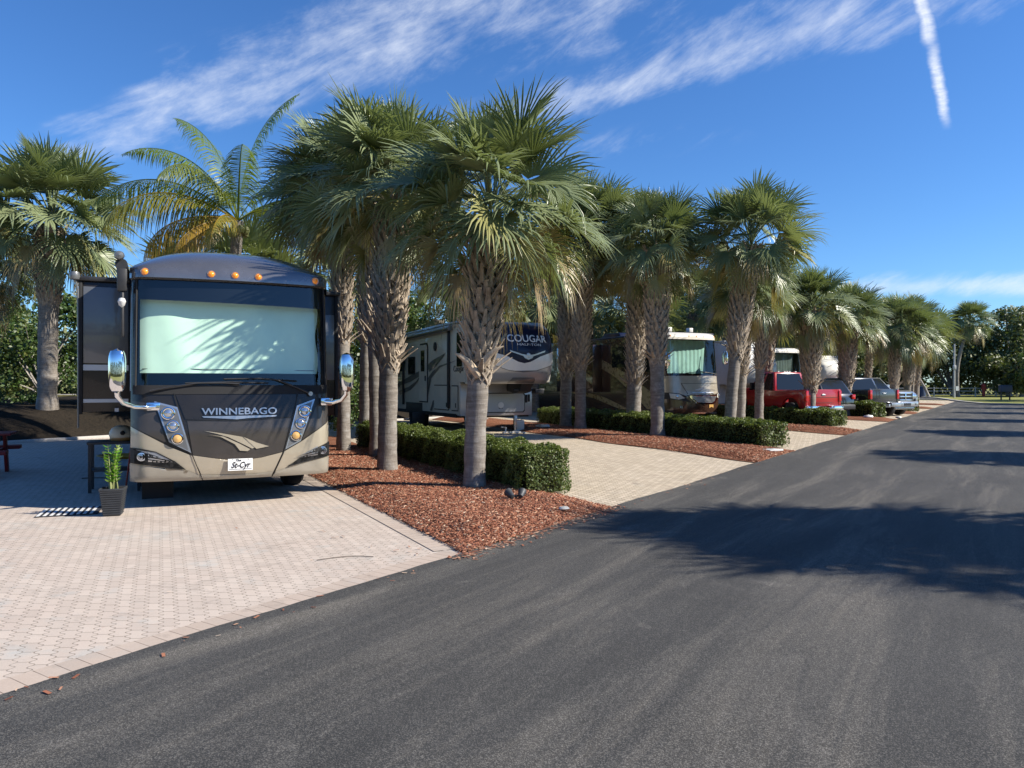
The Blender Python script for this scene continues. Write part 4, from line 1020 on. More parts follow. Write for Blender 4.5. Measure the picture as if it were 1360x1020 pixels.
    patch('windshield_shade', [(-1.18, 1.735), (1.15, 1.735), (1.16, 2.9), (-1.18, 2.9)], shf, 'shade_cloth', root, 0, .05)
    mb = MB(); mb.tube([shf(-1.15, 1.79, 0)+Vector((0, -.008, 0)), shf(-.5, 1.79, 0)+Vector((0, -.008, 0)), shf(.2, 1.785, 0)+Vector((0, -.008, 0)), shf(1.1, 1.78, 0)+Vector((0, -.008, 0))], .005, 5); mb.build('shade_hem', 'paint_grey', root)
    mb = MB(); mb.b2(-1.2, 1.2, .32, .95, 1.44, 1.52); mb.b2(-1.2, 1.2, .9, .95, 1.44, 3.0); mb.build('dashboard', 'black_plastic', root)
    P('cowl', [(-1.23, 1.455), (1.24, 1.455), (1.24, 1.575), (-1.23, 1.575)], 'under_black', off=.014, step=.08)
    mb = MB(); mb.tube([fr(-1.20, 1.56, .012), fr(-1.195, 2.2, .012), fr(-1.19, 2.97, .012)], .012, 6); mb.build('glass_trim', 'rubber', root)
    mb = MB(); mb.tube([fr(1.215, 1.56, .012), fr(1.215, 2.2, .012), fr(1.215, 2.97, .012)], .012, 6); mb.build('glass_trim', 'rubber', root)
    mb = MB(); mb.tube([fr(-1.258, 1.5, .012), fr(-1.255, 2.3, .012), fr(-1.25, 2.97, .012)], .007, 6); mb.build('pillar_strip', 'dull_chrome', root)
    # wipers
    for pts, bl in (([(-1.03, 1.50), (-.75, 1.56), (-.466, 1.600), (-.15, 1.602), (.05, 1.590)], [(-.62, 1.600), (-.1, 1.615), (.42, 1.605)]),
                    ([(.985, 1.455), (.80, 1.54), (.60, 1.62), (.52, 1.65)], [(.80, 1.63), (.3, 1.665), (-.15, 1.655)])):
        mb = MB(); mb.tube([fr(a, b, .045) for a, b in pts], [.016]+[.010]*(len(pts)-1), 6); wq = mb.build('wiper', 'black_plastic', root, smooth=True)
        mb = MB(); mb.tube([fr(a, b, .028) for a, b in bl], .011, 6); mb.build('blade', 'rubber', wq)
    mb = MB(); p = fr(.985, 1.455, .03); mb.lathe([(.03, -.03), (.035, 0), (.02, .03)], tuple(p), 'y', 12); mb.build('wiper_pivot', 'dull_chrome', root, smooth=True)
    # mirrors: chrome heads on curved arms
    for sg, top, bot, xc, arm in ((-1, 2.03, 1.47, -1.40, [(-1.40, -.13, 1.55), (-1.40, -.12, 1.44), (-1.34, -.08, 1.35), (-1.22, -.01, 1.300), (-1.08, .08, 1.290), (-.98, .12, 1.300)]),
                             (1, 2.03, 1.47, 1.44, [(1.44, -.13, 1.55), (1.44, -.12, 1.45), (1.39, -.06, 1.37), (1.30, .03, 1.335), (1.20, .14, 1.34)])):
        vs = []; fs = []; n = 20; rows = 18; H = top-bot; cz = (top+bot)/2
        for i in range(rows+1):
            t_ = -1+2*i/rows; k = (1-abs(t_)**3.2)**(1/3.2)
            wx = .100*k*(1+.06*t_); wy = .085*k
            for j in range(n):
                a = 2*math.pi*j/n; ca, sa = math.cos(a), math.sin(a)
                vs.append((xc+wx*math.copysign(abs(ca)**.75, ca), -.16+wy*math.copysign(abs(sa)**.8, sa), cz+t_*H/2))
        fs = [(i*n+j, i*n+(j+1)%n, (i+1)*n+(j+1)%n, (i+1)*n+j) for i in range(rows) for j in range(n)]
        m_ = MB().add(vs, fs).build('mirror', 'chrome', root, smooth=True)
        mb = MB(); mb.tube(arm, [.040, .034, .030, .030, .034, .040], 12) if len(arm) == 6 else mb.tube(arm, [.040, .034, .030, .032, .04], 12)
        mb.build('mirror_arm', 'chrome', m_, smooth=True)
        mb = MB(); e = arm[-1]; mb.box((e[0]+sg*.02, e[1], e[2]), (.17, .07, .11)); mb.build('arm_base', 'chrome', m_, bevel=.02)
        mb = MB(); mb.lathe([(.085, 0), (.10, .02)], (xc, -.07, cz+.06), 'y', 16); mb.build('mirror_glass', 'dark_glass', m_)
    # slide-outs either side with their trim
    def slide(sx, x1, y0, y1, z0, z1):
        mb = MB(); mb.b2(sx*1.26, sx*x1, y0, y1, z0, z1); s = mb.build('slide_out', 'paint_dark', root, bevel=.012)
        mb = MB(); xa, xb = sorted((sx*(1.33), sx*(x1-.04))); mb.b2(xa, xb, y0-.012, y0+.01, z0+.55 if sx > 0 else 1.88, z1-.07 if sx < 0 else z1-.3); mb.build('front_panel', 'paint_grey', s, bevel=.006)
        if sx < 0:
            for za, zb in ((1.78, 1.86), (1.33, 1.38)): mb = MB(); mb.b2(xa, xb, y0-.010, y0+.01, za, zb); mb.build('trim_strip', 'white_trim', s)
        mb = MB(); mb.b2(sx*1.2, sx*(x1+.05), y0-.05, y1+.05, z1+.003, z1+.07); mb.build('slide_topper', 'black_plastic', s, bevel=.02)
        mb = MB(); mb.b2(sx*(x1-.03), sx*(x1+.015), y0-.02, y0+.04, z0-.03, z1); mb.build('edge_seal', 'rubber', s, bevel=.004)
        return s
    slide(-1, 1.93, 1.35, 5.4, 1.20, 3.02)
    slide(1, 1.60, 1.25, 7.4, 1.10, 2.97)
    mb = MB(); mb.b2(-1.30, -1.262, 1.5, 10.8, .42, 1.12); mb.build('storage_bay', 'paint_dark', root, bevel=.01)
    mb = MB(); mb.b2(1.262, 1.30, 1.5, 10.8, .42, 1.02); mb.build('storage_bay', 'paint_dark', root, bevel=.01)
    # folded awning: roller, arm, end cap, rod down the slide's outer edge
    mb = MB(); mb.tube([(-1.38, .42, 3.16), (-1.38, 10.6, 3.16)], .075, 14); aw = mb.build('awning_roller', 'black_plastic', root, smooth=True)
    mb = MB(); mb.b2(-1.43, -1.31, .36, .46, 2.80, 3.10); mb.b2(-1.385, -1.345, .38, .42, 2.2, 2.8); mb.build('awning_bracket', 'black_plastic', aw, bevel=.02)
    mb = MB(); mb.lathe([(.0, -.07), (.05, -.055), (.062, 0), (.05, .04), (0, .05)], (-1.40, .36, 3.26), 'y', 14); mb.build('awning_end', 'paint_grey', aw, smooth=True)
    mb = MB(); mb.lathe([(.0, -.08), (.035, -.05), (.05, 0), (.035, .04), (0, .05)], (-1.37, .32, 2.66), 'z', 14); mb.build('awning_latch', 'white_trim', aw, smooth=True)
    mb = MB(); mb.tube([(-1.985, 1.28, 3.06), (-1.95, 1.28, 2.9), (-1.945, 1.28, 2.2), (-1.945, 1.28, .98)], .012, 8); arm = mb.build('support_rod', 'paint_grey', root, smooth=True)
    mb = MB(); mb.lathe([(0,-.07),(.055,-.05),(.07,0),(.055,.05),(0,.06)], (-1.985, 1.25, 3.08), 'z', 14); mb.build('rod_head', 'paint_grey', arm, smooth=True)
    # door side: latch light on the bay
    mb = MB(); mb.b2(-1.50, -1.45, 1.30, 1.34, 1.20, 1.25); mb.build('bay_lamp', 'white_trim', root)
    for sx in (-1, 1):
        wheel(root, (sx*1.02, 2.0, .45), .50, .30, 'x', side=sx); wheel(root, (sx*1.02, 8.2, .45), .50, .30, 'x', side=sx)
    mb = MB(); mb.b2(-.8, .8, 1.9, 2.1, .45, .58); mb.b2(-.5, .5, .9, 9.5, .33, .45); mb.build('chassis', 'under_black', root)
    mb = MB(); mb.prism([(.9, -.0), (.9, .42), (.93, .42), (.93, .0)], -1.15, -.75, 'x'); mb.build('mud_flap', 'rubber', root)
    return root
motorhome()
# ================================================================ FIFTH-WHEEL TRAILER
def surf(half, tab, bowk, rnd, kx=1.6):
    """front surface of a vehicle: profile table z->y, bowed in plan and rounded at the sides"""
    def f(x, z, off=0.):
        for (a, b), (c, d_) in zip(tab, tab[1:]):
            if z <= c: y = b+(d_-b)*max(0, (z-a))/(c-a); break
        else: y = tab[-1][1]
        ax = min(abs(x), half); e = half-rnd
        if ax > e: y += rnd*(1-math.sqrt(max(0, 1-((ax-e)/(rnd*1.0005))**2)))
        y += bowk*(ax/half)**2
        k = (2*bowk*ax/half/half + (min(3, (ax-e)/rnd*kx) if ax > e else 0))*(1 if x > 0 else -1)
        return Vector((x, y, z)) + Vector((k, -1, 0)).normalized()*off
    return f
def flat(xc, sgn):          # side plane x = xc, (a,b) -> (y,z)
    return lambda a, b, o=0.: Vector((xc+sgn*o, a, b))
def fifth_wheel(label, loc, ang, W=1.28, L=9.6, H=3.42, lettering=True, navy=True, detail=True, base='cream', nose_m='navy'):
    root = thing('travel_trailer', label, 'trailer', (*loc, .01), R(ang))
    NOSE = [(1.5, .55), (1.62, .28), (1.85, .10), (2.2, .0), (2.5, .0), (2.9, .12), (3.15, .34), (3.32, .72), (3.42, 1.3)]
    f = surf(W, NOSE, .36, .32)
    # hull behind the nose: raised over the hitch, full height behind
    pr = [(.75, 1.56), (2.0, 1.56), (2.0, .56), (L, .56), (L, H-.05), (4.6, H), (1.3, H), (.9, 3.2), (.62, 2.6), (.58, 2.0)]
    mb = MB(); mb.prism(pr, -W+.012, W-.012, 'x'); body = mb.build('body', base, root, bevel=.02)
    patch('nose_cap', [(-W, 1.52), (W, 1.52), (W, 2.2), (W*.999, 3.1), (W*.9, 3.36), (W*.5, 3.418), (-W*.5, 3.418), (-W*.9, 3.36), (-W*.999, 3.1), (-W, 2.2)], f, nose_m, root, .0, .06)
    mb = MB()   # skins that join nose cap to flanks
    for sx in (-1, 1):
        zs = [1.52+i*.1 for i in range(17)]; vs = []
        for z in zs: y0 = f(sx*W, z).y; vs += [(sx*W, y0, z), (sx*W, max(y0+.2, 1.5), z)]
        mb.add(vs, [(2*i, 2*i+1, 2*i+3, 2*i+2) for i in range(len(zs)-1)])
    mb.build('nose_side', 'cream' if navy else 'white_paint', root)
    mb = MB(); n_ = 10; vs = []
    for i in range(n_+1): x = -W+2*W*i/n_; p = f(x, 1.52); vs += [tuple(p), (x, 2.0, 1.52)]
    mb.add(vs, [(2*i, 2*i+1, 2*i+3, 2*i+2) for i in range(n_)]); mb.build('nose_underside', 'silver_grey', root)
    for sx in (-1, 1):
        mb = MB(); mb.tube([(sx*(W+.005), 1.5, H-.02), (sx*(W+.005), L-.1, H-.06)], .035, 8); mb.build('roof_gutter', 'paint_grey' if detail else 'white_trim', root)
    if navy:
        patch('white_band', [(-W, 2.18), (-.95, 2.08), (-.4, 1.90), (.05, 1.86), (.5, 1.90), (.95, 2.02), (W, 2.12), (W, 2.52), (.6, 2.32), (.25, 2.16), (.05, 2.12), (-.15, 2.16), (-.5, 2.32), (-W, 2.55)], f, 'white_paint', root, .006, .06)
        patch('lower_band', [(-W, 1.52), (W, 1.52), (W, 2.115), (.95, 2.015), (.5, 1.895), (.05, 1.855), (-.4, 1.895), (-.95, 2.075), (-W, 2.175)], f, 'silver_grey', root, .004, .06)
        patch('silver_line', [(-W, 2.195), (-.95, 2.095), (-.4, 1.915), (.05, 1.873), (.5, 1.915), (.95, 2.035), (W, 2.135), (W, 2.115), (.95, 2.015), (.5, 1.895), (.05, 1.855), (-.4, 1.895), (-.95, 2.075), (-W, 2.175)], f, 'paint_grey', root, .009, .06)
        patch('nose_emblem', [(-.42, 2.50), (-.40, 2.45), (0.0, 2.33), (.05, 2.27), (.17, 2.22), (.30, 2.27), (.35, 2.33), (.78, 2.46), (.80, 2.51), (.38, 2.385), (.17, 2.36), (-.04, 2.385)], f, 'dull_chrome', root, .010, .05, .012)
        mb = MB(); mb.lathe([(.075, 0), (.06, -.012), (0, -.014)], tuple(f(.17, 2.35, .025)), 'y', 14); mb.build('badge', 'dull_chrome', root, smooth=True)
        text_mesh('nose_lettering', 'COUGAR', .30, lambda a, b, o: f(.20+a, 2.84+b, .012+o), 'white_paint', root, width=1.36, off=0, thick=.006, bold=.004)
        text_mesh('nose_small_lettering', 'HALF-TON', .10, lambda a, b, o: f(.24+a, 2.665+b, .012+o), 'white_paint', root, width=.82, off=0, thick=.004)
        patch('cat_stripe', [(-.74, 2.70), (-.62, 2.86), (-.50, 2.97), (-.40, 3.0), (-.50, 2.90), (-.58, 2.78), (-.60, 2.69)], f, 'gold_paint', root, .012, .06, .004)
        patch('cat_stripe', [(-.88, 2.72), (-.76, 2.86), (-.68, 2.93), (-.72, 2.82), (-.76, 2.72)], f, 'white_paint', root, .012, .06, .004)
    else:
        for a, zc in ((.9, 2.75), (.75, 2.2)):
            pts = [(-a+2*a*i/14, zc+.28*math.sin(math.pi*i/14)) for i in range(15)]
            patch('cap_crease', pts+[(x, z-.03) for x, z in pts[::-1]], f, 'paint_grey', root, .006, .06, .004)
        pts = [(.1+.42*math.cos(a), 2.35+.3*math.sin(a)) for a in [i*.3 for i in range(21)]]; 
        patch('cap_emblem', pts, f, 'cream', root, .008, .08, .004)
    mb = MB(); mb.b2(-.42, .42, .30, .5, 1.575, 1.70); 
    patch('nose_vent', [(-.33, 1.54), (.60, 1.54), (.50, 1.70), (-.24, 1.70)], f, 'paint_grey', root, .01, .06, .01)
    if not detail:
        mb = MB(); mb.b2(-.3, .3, 2.2, 3.0, H, H+.3); mb.build('roof_unit', 'white_paint', root, bevel=.06)
        for sx in (-1, 1):
            for y in (6.3, 7.3): wheel(root, (sx*1.05, y, .38), .38, .24, 'x', side=sx)
        return root
    # front box below the hitch with its hatch
    mb = MB(); mb.b2(-W+.02, W-.02, 1.97, 2.3, .52, 1.5); mb.build('front_box', 'silver_grey', root, bevel=.03)
    fb = lambda a, b, o=0.: Vector((a, 1.97-o, b))
    patch('box_hatch', [(-.75, .64), (.90, .64), (.96, .70), (.96, 1.15), (.90, 1.21), (-.69, 1.21), (-.75, 1.15)], fb, 'silver_grey', root, .012, .5, .01)
    patch('hatch_seal', [(-.78, .61), (.93, .61), (.99, .67), (.99, 1.18), (.93, 1.24), (-.72, 1.24), (-.78, 1.18)], fb, 'seam', root, .004, .5, .004)
    mb = MB(); mb.lathe([(.10, 0), (.10, -.02), (.05, -.025), (0, -.02)], (.12, 1.945, .85), 'y', 16); mb.build('hatch_badge', 'white_paint', root, smooth=True)
    mb = MB(); mb.b2(.05, .19, 1.93, 1.946, .74, .88); mb.build('key_badge', 'ink', root, bevel=.01)
    mb = MB(); mb.b2(1.0, 1.06, 1.93, 1.965, .92, 1.18); mb.b2(1.10, 1.16, 1.93, 1.965, .95, 1.18); mb.build('side_latch', 'ink', root, bevel=.01)
    # hitch: pin box under the nose
    mb = MB(); mb.prism([(.75, 1.52), (1.9, 1.52), (1.9, 1.3), (1.3, 1.22), (.9, 1.28)], .30, .70, 'x'); mb.b2(.15, 1.2, .95, 1.15, 1.30, 1.37); mb.b2(.8, 1.1, .8, 1.1, 1.22, 1.36); mb.build('pin_box', 'black_plastic', root, bevel=.02)
    for x in (-1.0, .70):
        mb = MB(); mb.b2(x-.05, x+.05, 2.05, 2.15, .2, .56); mb.b2(x-.035, x+.035, 2.06, 2.14, .03, .3); mb.b2(x-.12, x+.12, 1.98, 2.22, .0, .03); mb.build('landing_leg', 'dull_chrome', root, bevel=.005)
    # flank facing the camera: door, windows, hatches, awning arm, swooshes
    s_ = flat(-W, -1)
    def sp(name, poly, m_, off=.004, th=.0, par=root): return patch(name, poly, s_, m_, par, off, .6, th)
    dr = sp('door', [(5.2, .92), (6.06, .92), (6.06, 2.80), (5.98, 2.87), (5.28, 2.87), (5.2, 2.80)], 'cream', .014, .02)
    sp('door_seal', [(5.14, .88), (6.12, .88), (6.12, 2.83), (6.02, 2.93), (5.24, 2.93), (5.14, 2.83)], 'seam', .004, .004)
    sp('door_window', [(5.42, 1.95), (5.84, 1.95), (5.84, 2.68), (5.42, 2.68)], 'dark_glass', .036, .006, dr)
    sp('door_handle', [(5.26, 1.62), (5.36, 1.62), (5.36, 1.80), (5.26, 1.80)], 'ink', .036, .02, dr)
    for a0, a1, b0, b1 in ((6.65, 7.5, 1.86, 2.5), (8.0, 9.0, 2.0, 2.5)):
        wq = sp('window', [(a0, b0), (a1, b0), (a1, b1), (a0, b1)], 'ink', .004, .01); sp('pane', [(a0+.06, b0+.06), (a1-.06, b0+.06), (a1-.06, b1-.06), (a0+.06, b1-.06)], 'dark_glass', .016, .004, wq)
    sp('slide_window', [(1.75, 2.05), (2.2, 2.05), (2.2, 3.1), (1.75, 3.1)], 'dark_glass', .006, .01)
    pts = [(4.32+.13*math.cos(a*.5), 2.76+.15*math.sin(a*.5)) for a in range(13)]; sp('speaker', pts, 'ink', .004, .03)
    for a0, a1, b0, b1 in ((3.0, 4.40, .70, 1.46), (2.12, 2.66, .70, 1.44)):
        sp('hatch_seal', [(a0-.03, b0-.03), (a1+.03, b0-.03), (a1+.03, b1+.03), (a0-.03, b1+.03)], 'seam', .003, .004)
        h = sp('hatch', [(a0, b0), (a1, b0), (a1, b1), (a0, b1)], 'cream', .010, .012); sp('hatch_latch', [(a0+.1, b0+.08), (a0+.16, b0+.08), (a0+.16, b0+.22), (a0+.1, b0+.22)], 'ink', .024, .01, h)
    for pts in ([(8.9, 1.55), (7.0, 1.85), (5.6, 2.05), (4.6, 2.32), (3.2, 2.52), (4.6, 2.18), (5.4, 1.90), (7.2, 1.60), (8.9, 1.42)],
                [(5.0, 2.1), (4.2, 2.38), (3.3, 2.50), (3.6, 2.36), (4.3, 2.10), (5.0, 1.92)],
                [(5.7, .9), (5.75, 1.25), (5.3, 1.65), (4.6, 1.95), (3.9, 2.12), (2.2, 2.25), (3.9, 2.05), (4.8, 1.70), (5.25, 1.30), (5.25, .9)],
                [(8.6, 1.10), (7.2, 1.30), (6.3, 1.60), (5.9, 1.86), (6.5, 1.62), (7.4, 1.42), (8.8, 1.24)], [(4.9, .62), (4.6, .95), (3.7, 1.10), (4.5, .82), (4.7, .60)]):
        sp('swoosh', pts, 'paint_grey', .0025+.0015*random.Random(len(pts)).random(), .001)
    text_mesh('side_lettering', 'Cougar', .26, lambda a, b, o: Vector((-W-o, 2.05-a, 1.98+b)), 'ink', root, width=.95, off=.004, thick=.004)
    mb = MB(); mb.b2(-W-.07, -W-.01, 2.84, 2.97, .75, 3.25); mb.b2(-W-.07, -W-.01, 8.0, 8.12, .75, 3.2); arm = mb.build('awning_arm', 'ink', root, bevel=.01)
    mb = MB(); mb.tube([(-W-.09, 2.6, 3.27), (-W-.09, 8.4, 3.22)], .085, 12); mb.build('awning_roller', 'paint_grey', root, smooth=True)
    mb = MB(); mb.prism([(2.2, 3.28), (8.9, 3.20), (8.7, 3.40), (4.5, 3.47), (2.2, 3.46)], -W-.03, -W+.05, 'x'); mb.build('awning_case', 'silver_grey', root, bevel=.02)
    mb = MB(); mb.b2(-W+.0, W, 2.3, L, .46, .58); mb.build('chassis', 'under_black', root)
    for sx in (-1, 1):
        for y in (6.3, 7.25): wheel(root, (sx*(W-.18), y, .38), .38, .26, 'x', side=sx)
    mb = MB(); mb.b2(-W-.006, -W+.05, 5.8, 7.8, .50, .85); mb.build('wheel_skirt', 'ink', root, bevel=.01)
    mb = MB(); mb.b2(-W-.32, -W-.02, 5.3, 5.95, .32, .35); mb.b2(-W-.55, -W-.25, 5.3, 5.95, .12, .15); mb.b2(-W-.5, -W-.05, 5.32, 5.36, .13, .55); mb.build('entry_step', 'ink', root, bevel=.01)
    mb = MB(); mb.prism([(1.5, H), (1.62, H+.26), (2.3, H+.30), (2.7, H+.24), (2.8, H)], -.95, -.25, 'x'); mb.build('roof_unit', 'silver_paint', root, bevel=.05)
    return root
fifth_wheel('cream travel trailer with dark blue nose and white chevron band, behind the front hedge', (.34, 23.0), 25).scale = (1.03, 1, 1.05)
fifth_wheel('white nosed trailer rising behind the red pickup cab', (12.95, 38.6), 24, H=3.85, navy=False, detail=False, base='white_paint', nose_m='white_paint')

# ================================================================ GOLD MOTORHOME AND OTHERS BEHIND
def bus(label, loc, ang, main='brown_gloss', hood='paint_tan', brow='cream', W=1.38, L=12.0, H=3.78, full=True):
    root = thing('motorhome', label, 'motorhome', (*loc, .01), R(ang))
    f = surf(W, [(.3, .06), (.5, .0), (1.1, .0), (1.35, .05), (1.95, .12), (3.5, .28), (3.66, .30), (3.78, .55)], .12, .28)
    P = lambda name, poly, m_, off=.0, th=0., par=root, step=.08: patch(name, poly, f, m_, par, off, step, th)
    P('body', [(-W, .32), (W, .32), (W, 1.97), (-W, 1.97)], main)
    P('pillar', [(-W, 1.97), (-W+.09, 1.97), (-W+.09, 3.5), (-W, 3.5)], main); P('pillar', [(W-.09, 1.97), (W, 1.97), (W, 3.5), (W-.09, 3.5)], main)
    P('brow', [(-W, 3.48), (W, 3.48), (W, 3.70), (W*.7, 3.775), (-W*.7, 3.775), (-W, 3.70)], brow, .03)
    mb = MB()
    for sx in (-1, 1):
        zs = [.32+i*.2 for i in range(16)]+[3.5, 3.7]; vs = []
        for z in zs: y0 = f(sx*W, z).y; vs += [(sx*W, y0, z), (sx*W, L, z)]
        mb.add(vs, [(2*i, 2*i+1, 2*i+3, 2*i+2) for i in range(len(zs)-1)])
    mb.build('side_wall', main, root)
    mb = MB(); mb.b2(-W, W, .55, L, 3.66, H); mb.build('roof', 'navy', root, bevel=.04)
    mb = MB(); mb.b2(-W+.01, W-.01, L-.02, L, .32, 3.7); mb.b2(-W+.05, W-.05, .6, L, .34, .40); mb.b2(-W+.05, W-.05, 1.3, 1.35, .4, 3.66); mb.build('inner_bulkhead', 'under_black', root)
    mb = MB(); mb.b2(-W+.05, W-.05, .35, 1.3, 1.9, 1.96); mb.build('dashboard', 'black_plastic', root)
    g_ = P('windshield', [(-W+.09, 1.97), (W-.09, 1.97), (W-.09, 3.5), (-W+.09, 3.5)], 'windscreen', .004)
    mb = MB(); vs = []; n = 60
    for i in range(n+1): x = -W+.12+(2*W-.5)*i/n; vs += [(x, .62+.010*math.sin(i*1.1)+.12*(x/W)**2, 2.05), (x, .62+.010*math.sin(i*1.1)+.12*(x/W)**2, 3.46)]
    mb.add(vs, [(2*i, 2*i+2, 2*i+3, 2*i+1) for i in range(n)]); mb.build('curtain', 'paint_grey' if not full else 'teal_cloth', root, smooth=True)
    P('hood_panel', [(-W, 1.20), (-1.0, 1.22), (-.55, 1.10), (0, 1.13), (1.0, 1.15), (W, 1.25), (W, 1.93), (-W, 1.93)], hood, .006)
    P('hood_seam', [(-.75, 1.62), (1.25, 1.62), (1.25, 1.605), (-.72, 1.605), (-.44, 1.17), (-.47, 1.17)], 'seam', .010, .003)
    if full:
        P('nose_trim', [(-.25, 1.25), (.95, 1.25), (.90, 1.215), (-.20, 1.205)], 'dull_chrome', .012, .006); P('nose_swirl', [(-.1, 1.34), (.25, 1.42), (.62, 1.52), (.35, 1.38), (.1, 1.32)], 'white_trim', .012, .004)
        P('grille_surround', [(-.45, 1.10), (1.20, 1.10), (1.05, .80), (.85, .74), (0, .76), (-.12, .82)], 'chrome', .012, .01)
        gr = P('grille', [(-.30, 1.06), (1.05, 1.06), (.95, .86), (.8, .80), (.05, .82), (-.05, .88)], 'dull_chrome', .026, .006)
        for i in range(4): P('grille_bar', [(-.2+.03*i, 1.03-.055*i), (1.0-.02*i, 1.03-.055*i), (1.0-.02*i, 1.015-.055*i), (-.2+.03*i, 1.015-.055*i)], 'ink', .034, .004, gr)
        for pts in ([(-1.28, 1.20), (-.86, 1.16), (-.62, 1.00), (-.9, .94), (-1.25, 1.0)], [(1.33, 1.22), (1.15, 1.16), (1.10, 1.02), (1.33, .98)]):
            h = P('headlight', pts, 'cream', .012, .012); c = (sum(p[0] for p in pts)/len(pts), sum(p[1] for p in pts)/len(pts))
            mb = MB(); mb.lathe([(.075, 0), (.06, -.02), (0, -.03)], tuple(f(c[0], c[1], .03)), 'y', 14); mb.build('lamp', 'reflector', h, smooth=True)
        P('light_surround', [(-W, 1.24), (-.84, 1.20), (-.5, .97), (-.25, .80), (-.5, .86), (-.9, .92), (-W, .96)], 'ink', .008)
        P('emblem', [(.66, .72), (.90, .72), (.87, .67), (.90, .58), (.78, .62), (.66, .57), (.69, .67)], 'amber_dim', .012, .01)
        P('bumper_trim', [(-.2, .40), (.6, .38), (1.2, .37), (1.2, .34), (.6, .335), (-.3, .34)], 'chrome', .012, .012)
        mb = MB(); mb.lathe([(.07, 0), (.06, -.02), (0, -.02)], tuple(f(-.78, .62, .012)), 'y', 14); mb.build('fog_light', 'reflector', root, smooth=True)
        for xs in ([(-.95, 1.93), (-.4, 2.06), (.1, 2.10), (.6, 2.08)], [(1.25, 2.0), (.8, 2.06), (.3, 2.12)]):
            mb = MB(); mb.tube([f(a, b, .04) for a, b in xs], .016, 6); mb.build('wiper', 'ink', root, smooth=True)
        for sx in (-1, 1):
            mb = MB(); mb.tube([(sx*(W+.02), .2, 3.35), (sx*(W+.22), .0, 3.2), (sx*(W+.20), -.02, 2.9)], .025, 8) if sx > 0 else mb.tube([(-W-.0, .35, 2.2), (-W-.12, .02, 2.25), (-W-.14, -.02, 2.4)], .025, 8)
            mb.build('mirror_arm', 'chrome', root, smooth=True)
            mb = MB(); zc = 2.62 if sx < 0 else 2.72; mb.lathe([(0, -.30), (.09, -.28), (.125, -.15), (.13, .1), (.09, .26), (0, .29)], (sx*(W+.13)-(.0), .0, zc), 'z', 16); mb.build('mirror', 'chrome', root, smooth=True)
        for x in (-.70, .42): mb = MB(); mb.b2(x-.10, x+.10, .9, 1.15, 3.83, 4.02); mb.b2(x-.03, x+.03, .95, 1.1, 3.76, 3.85); mb.build('roof_lamp', 'white_paint', root, bevel=.02)
        for x in (-1.1, -.2, .2, .6, 1.2): mb = MB(); mb.lathe([(.03, 0), (.02, -.02), (0, -.025)], tuple(f(x, 3.62, .03)), 'y', 10); mb.build('marker_light', 'amber', root, smooth=True)
        s_ = flat(-W, -1)
        sp = lambda name, poly, m_, off=.004, th=.004, par=root: patch(name, poly, s_, m_, par, off, .6, th)
        sp('gold_swoosh', [(10.5, 3.35), (8, 3.25), (5.6, 2.85), (3.6, 2.2), (1.2, 1.2), (.9, .5), (1.6, .5), (2.6, 1.1), (4.2, 1.95), (6.2, 2.6), (8.4, 3.05), (10.5, 3.18)], 'gold_paint')
        sp('gold_swoosh', [(11, 1.5), (8, 1.35), (5, .95), (3, .45), (3.8, .45), (6, .9), (8.4, 1.15), (11, 1.25)], 'gold_paint')
        sp('window', [(3.2, 2.35), (4.4, 2.35), (4.4, 3.3), (3.2, 3.3)], 'dark_glass', .004, .012); sp('window', [(.95, 2.1), (1.9, 2.1), (1.9, 3.2), (1.15, 3.2)], 'dark_glass', .004, .012)
        sp('window', [(6.6, 2.5), (7.6, 2.5), (7.6, 3.2), (6.6, 3.2)], 'dark_glass', .009, .012)
        mb = MB(); mb.b2(-W-.5, -W+.02, 5.3, 8.9, 1.2, 3.45); mb.build('slide_out', main, root, bevel=.02)
        sp2 = flat(-W-.5, -1); patch('gold_swoosh', [(8.85, 2.9), (7.4, 2.75), (5.35, 1.9), (5.35, 1.55), (7.2, 2.35), (8.85, 2.6)], sp2, 'gold_paint', root, .004, .6, .004)
        mb = MB(); mb.prism([(5.0, 0), (5.2, .28), (6.6, .28), (6.9, 0)], -.5, .5, 'x'); b_ = mb.build('roof_unit', 'navy', root, bevel=.04); b_.location.z = H
    for sx in (-1, 1):
        for y in (2.3, 8.6, 9.7): wheel(root, (sx*(W-.20), y, .50), .50, .30, 'x', side=sx, rimm='chrome')
    return root
mat('teal_cloth', (.34, .47, .45), .8, var=.15, vscale=2)
bus('gold and dark brown motorhome with green tinted windshield, between the palm pairs', (7.78, 31.68), 25)
bus('grey sided motorhome in shade behind the dark pickup, mostly hidden by palms', (16.6, 45.2), 24, main='paint_grey', hood='paint_grey', brow='white_paint', full=False)
fifth_wheel('far white trailer nose with dark stripe behind the silver truck', (22.7, 52.2), 24, H=3.6, navy=False, detail=False, base='cream', nose_m='white_paint')

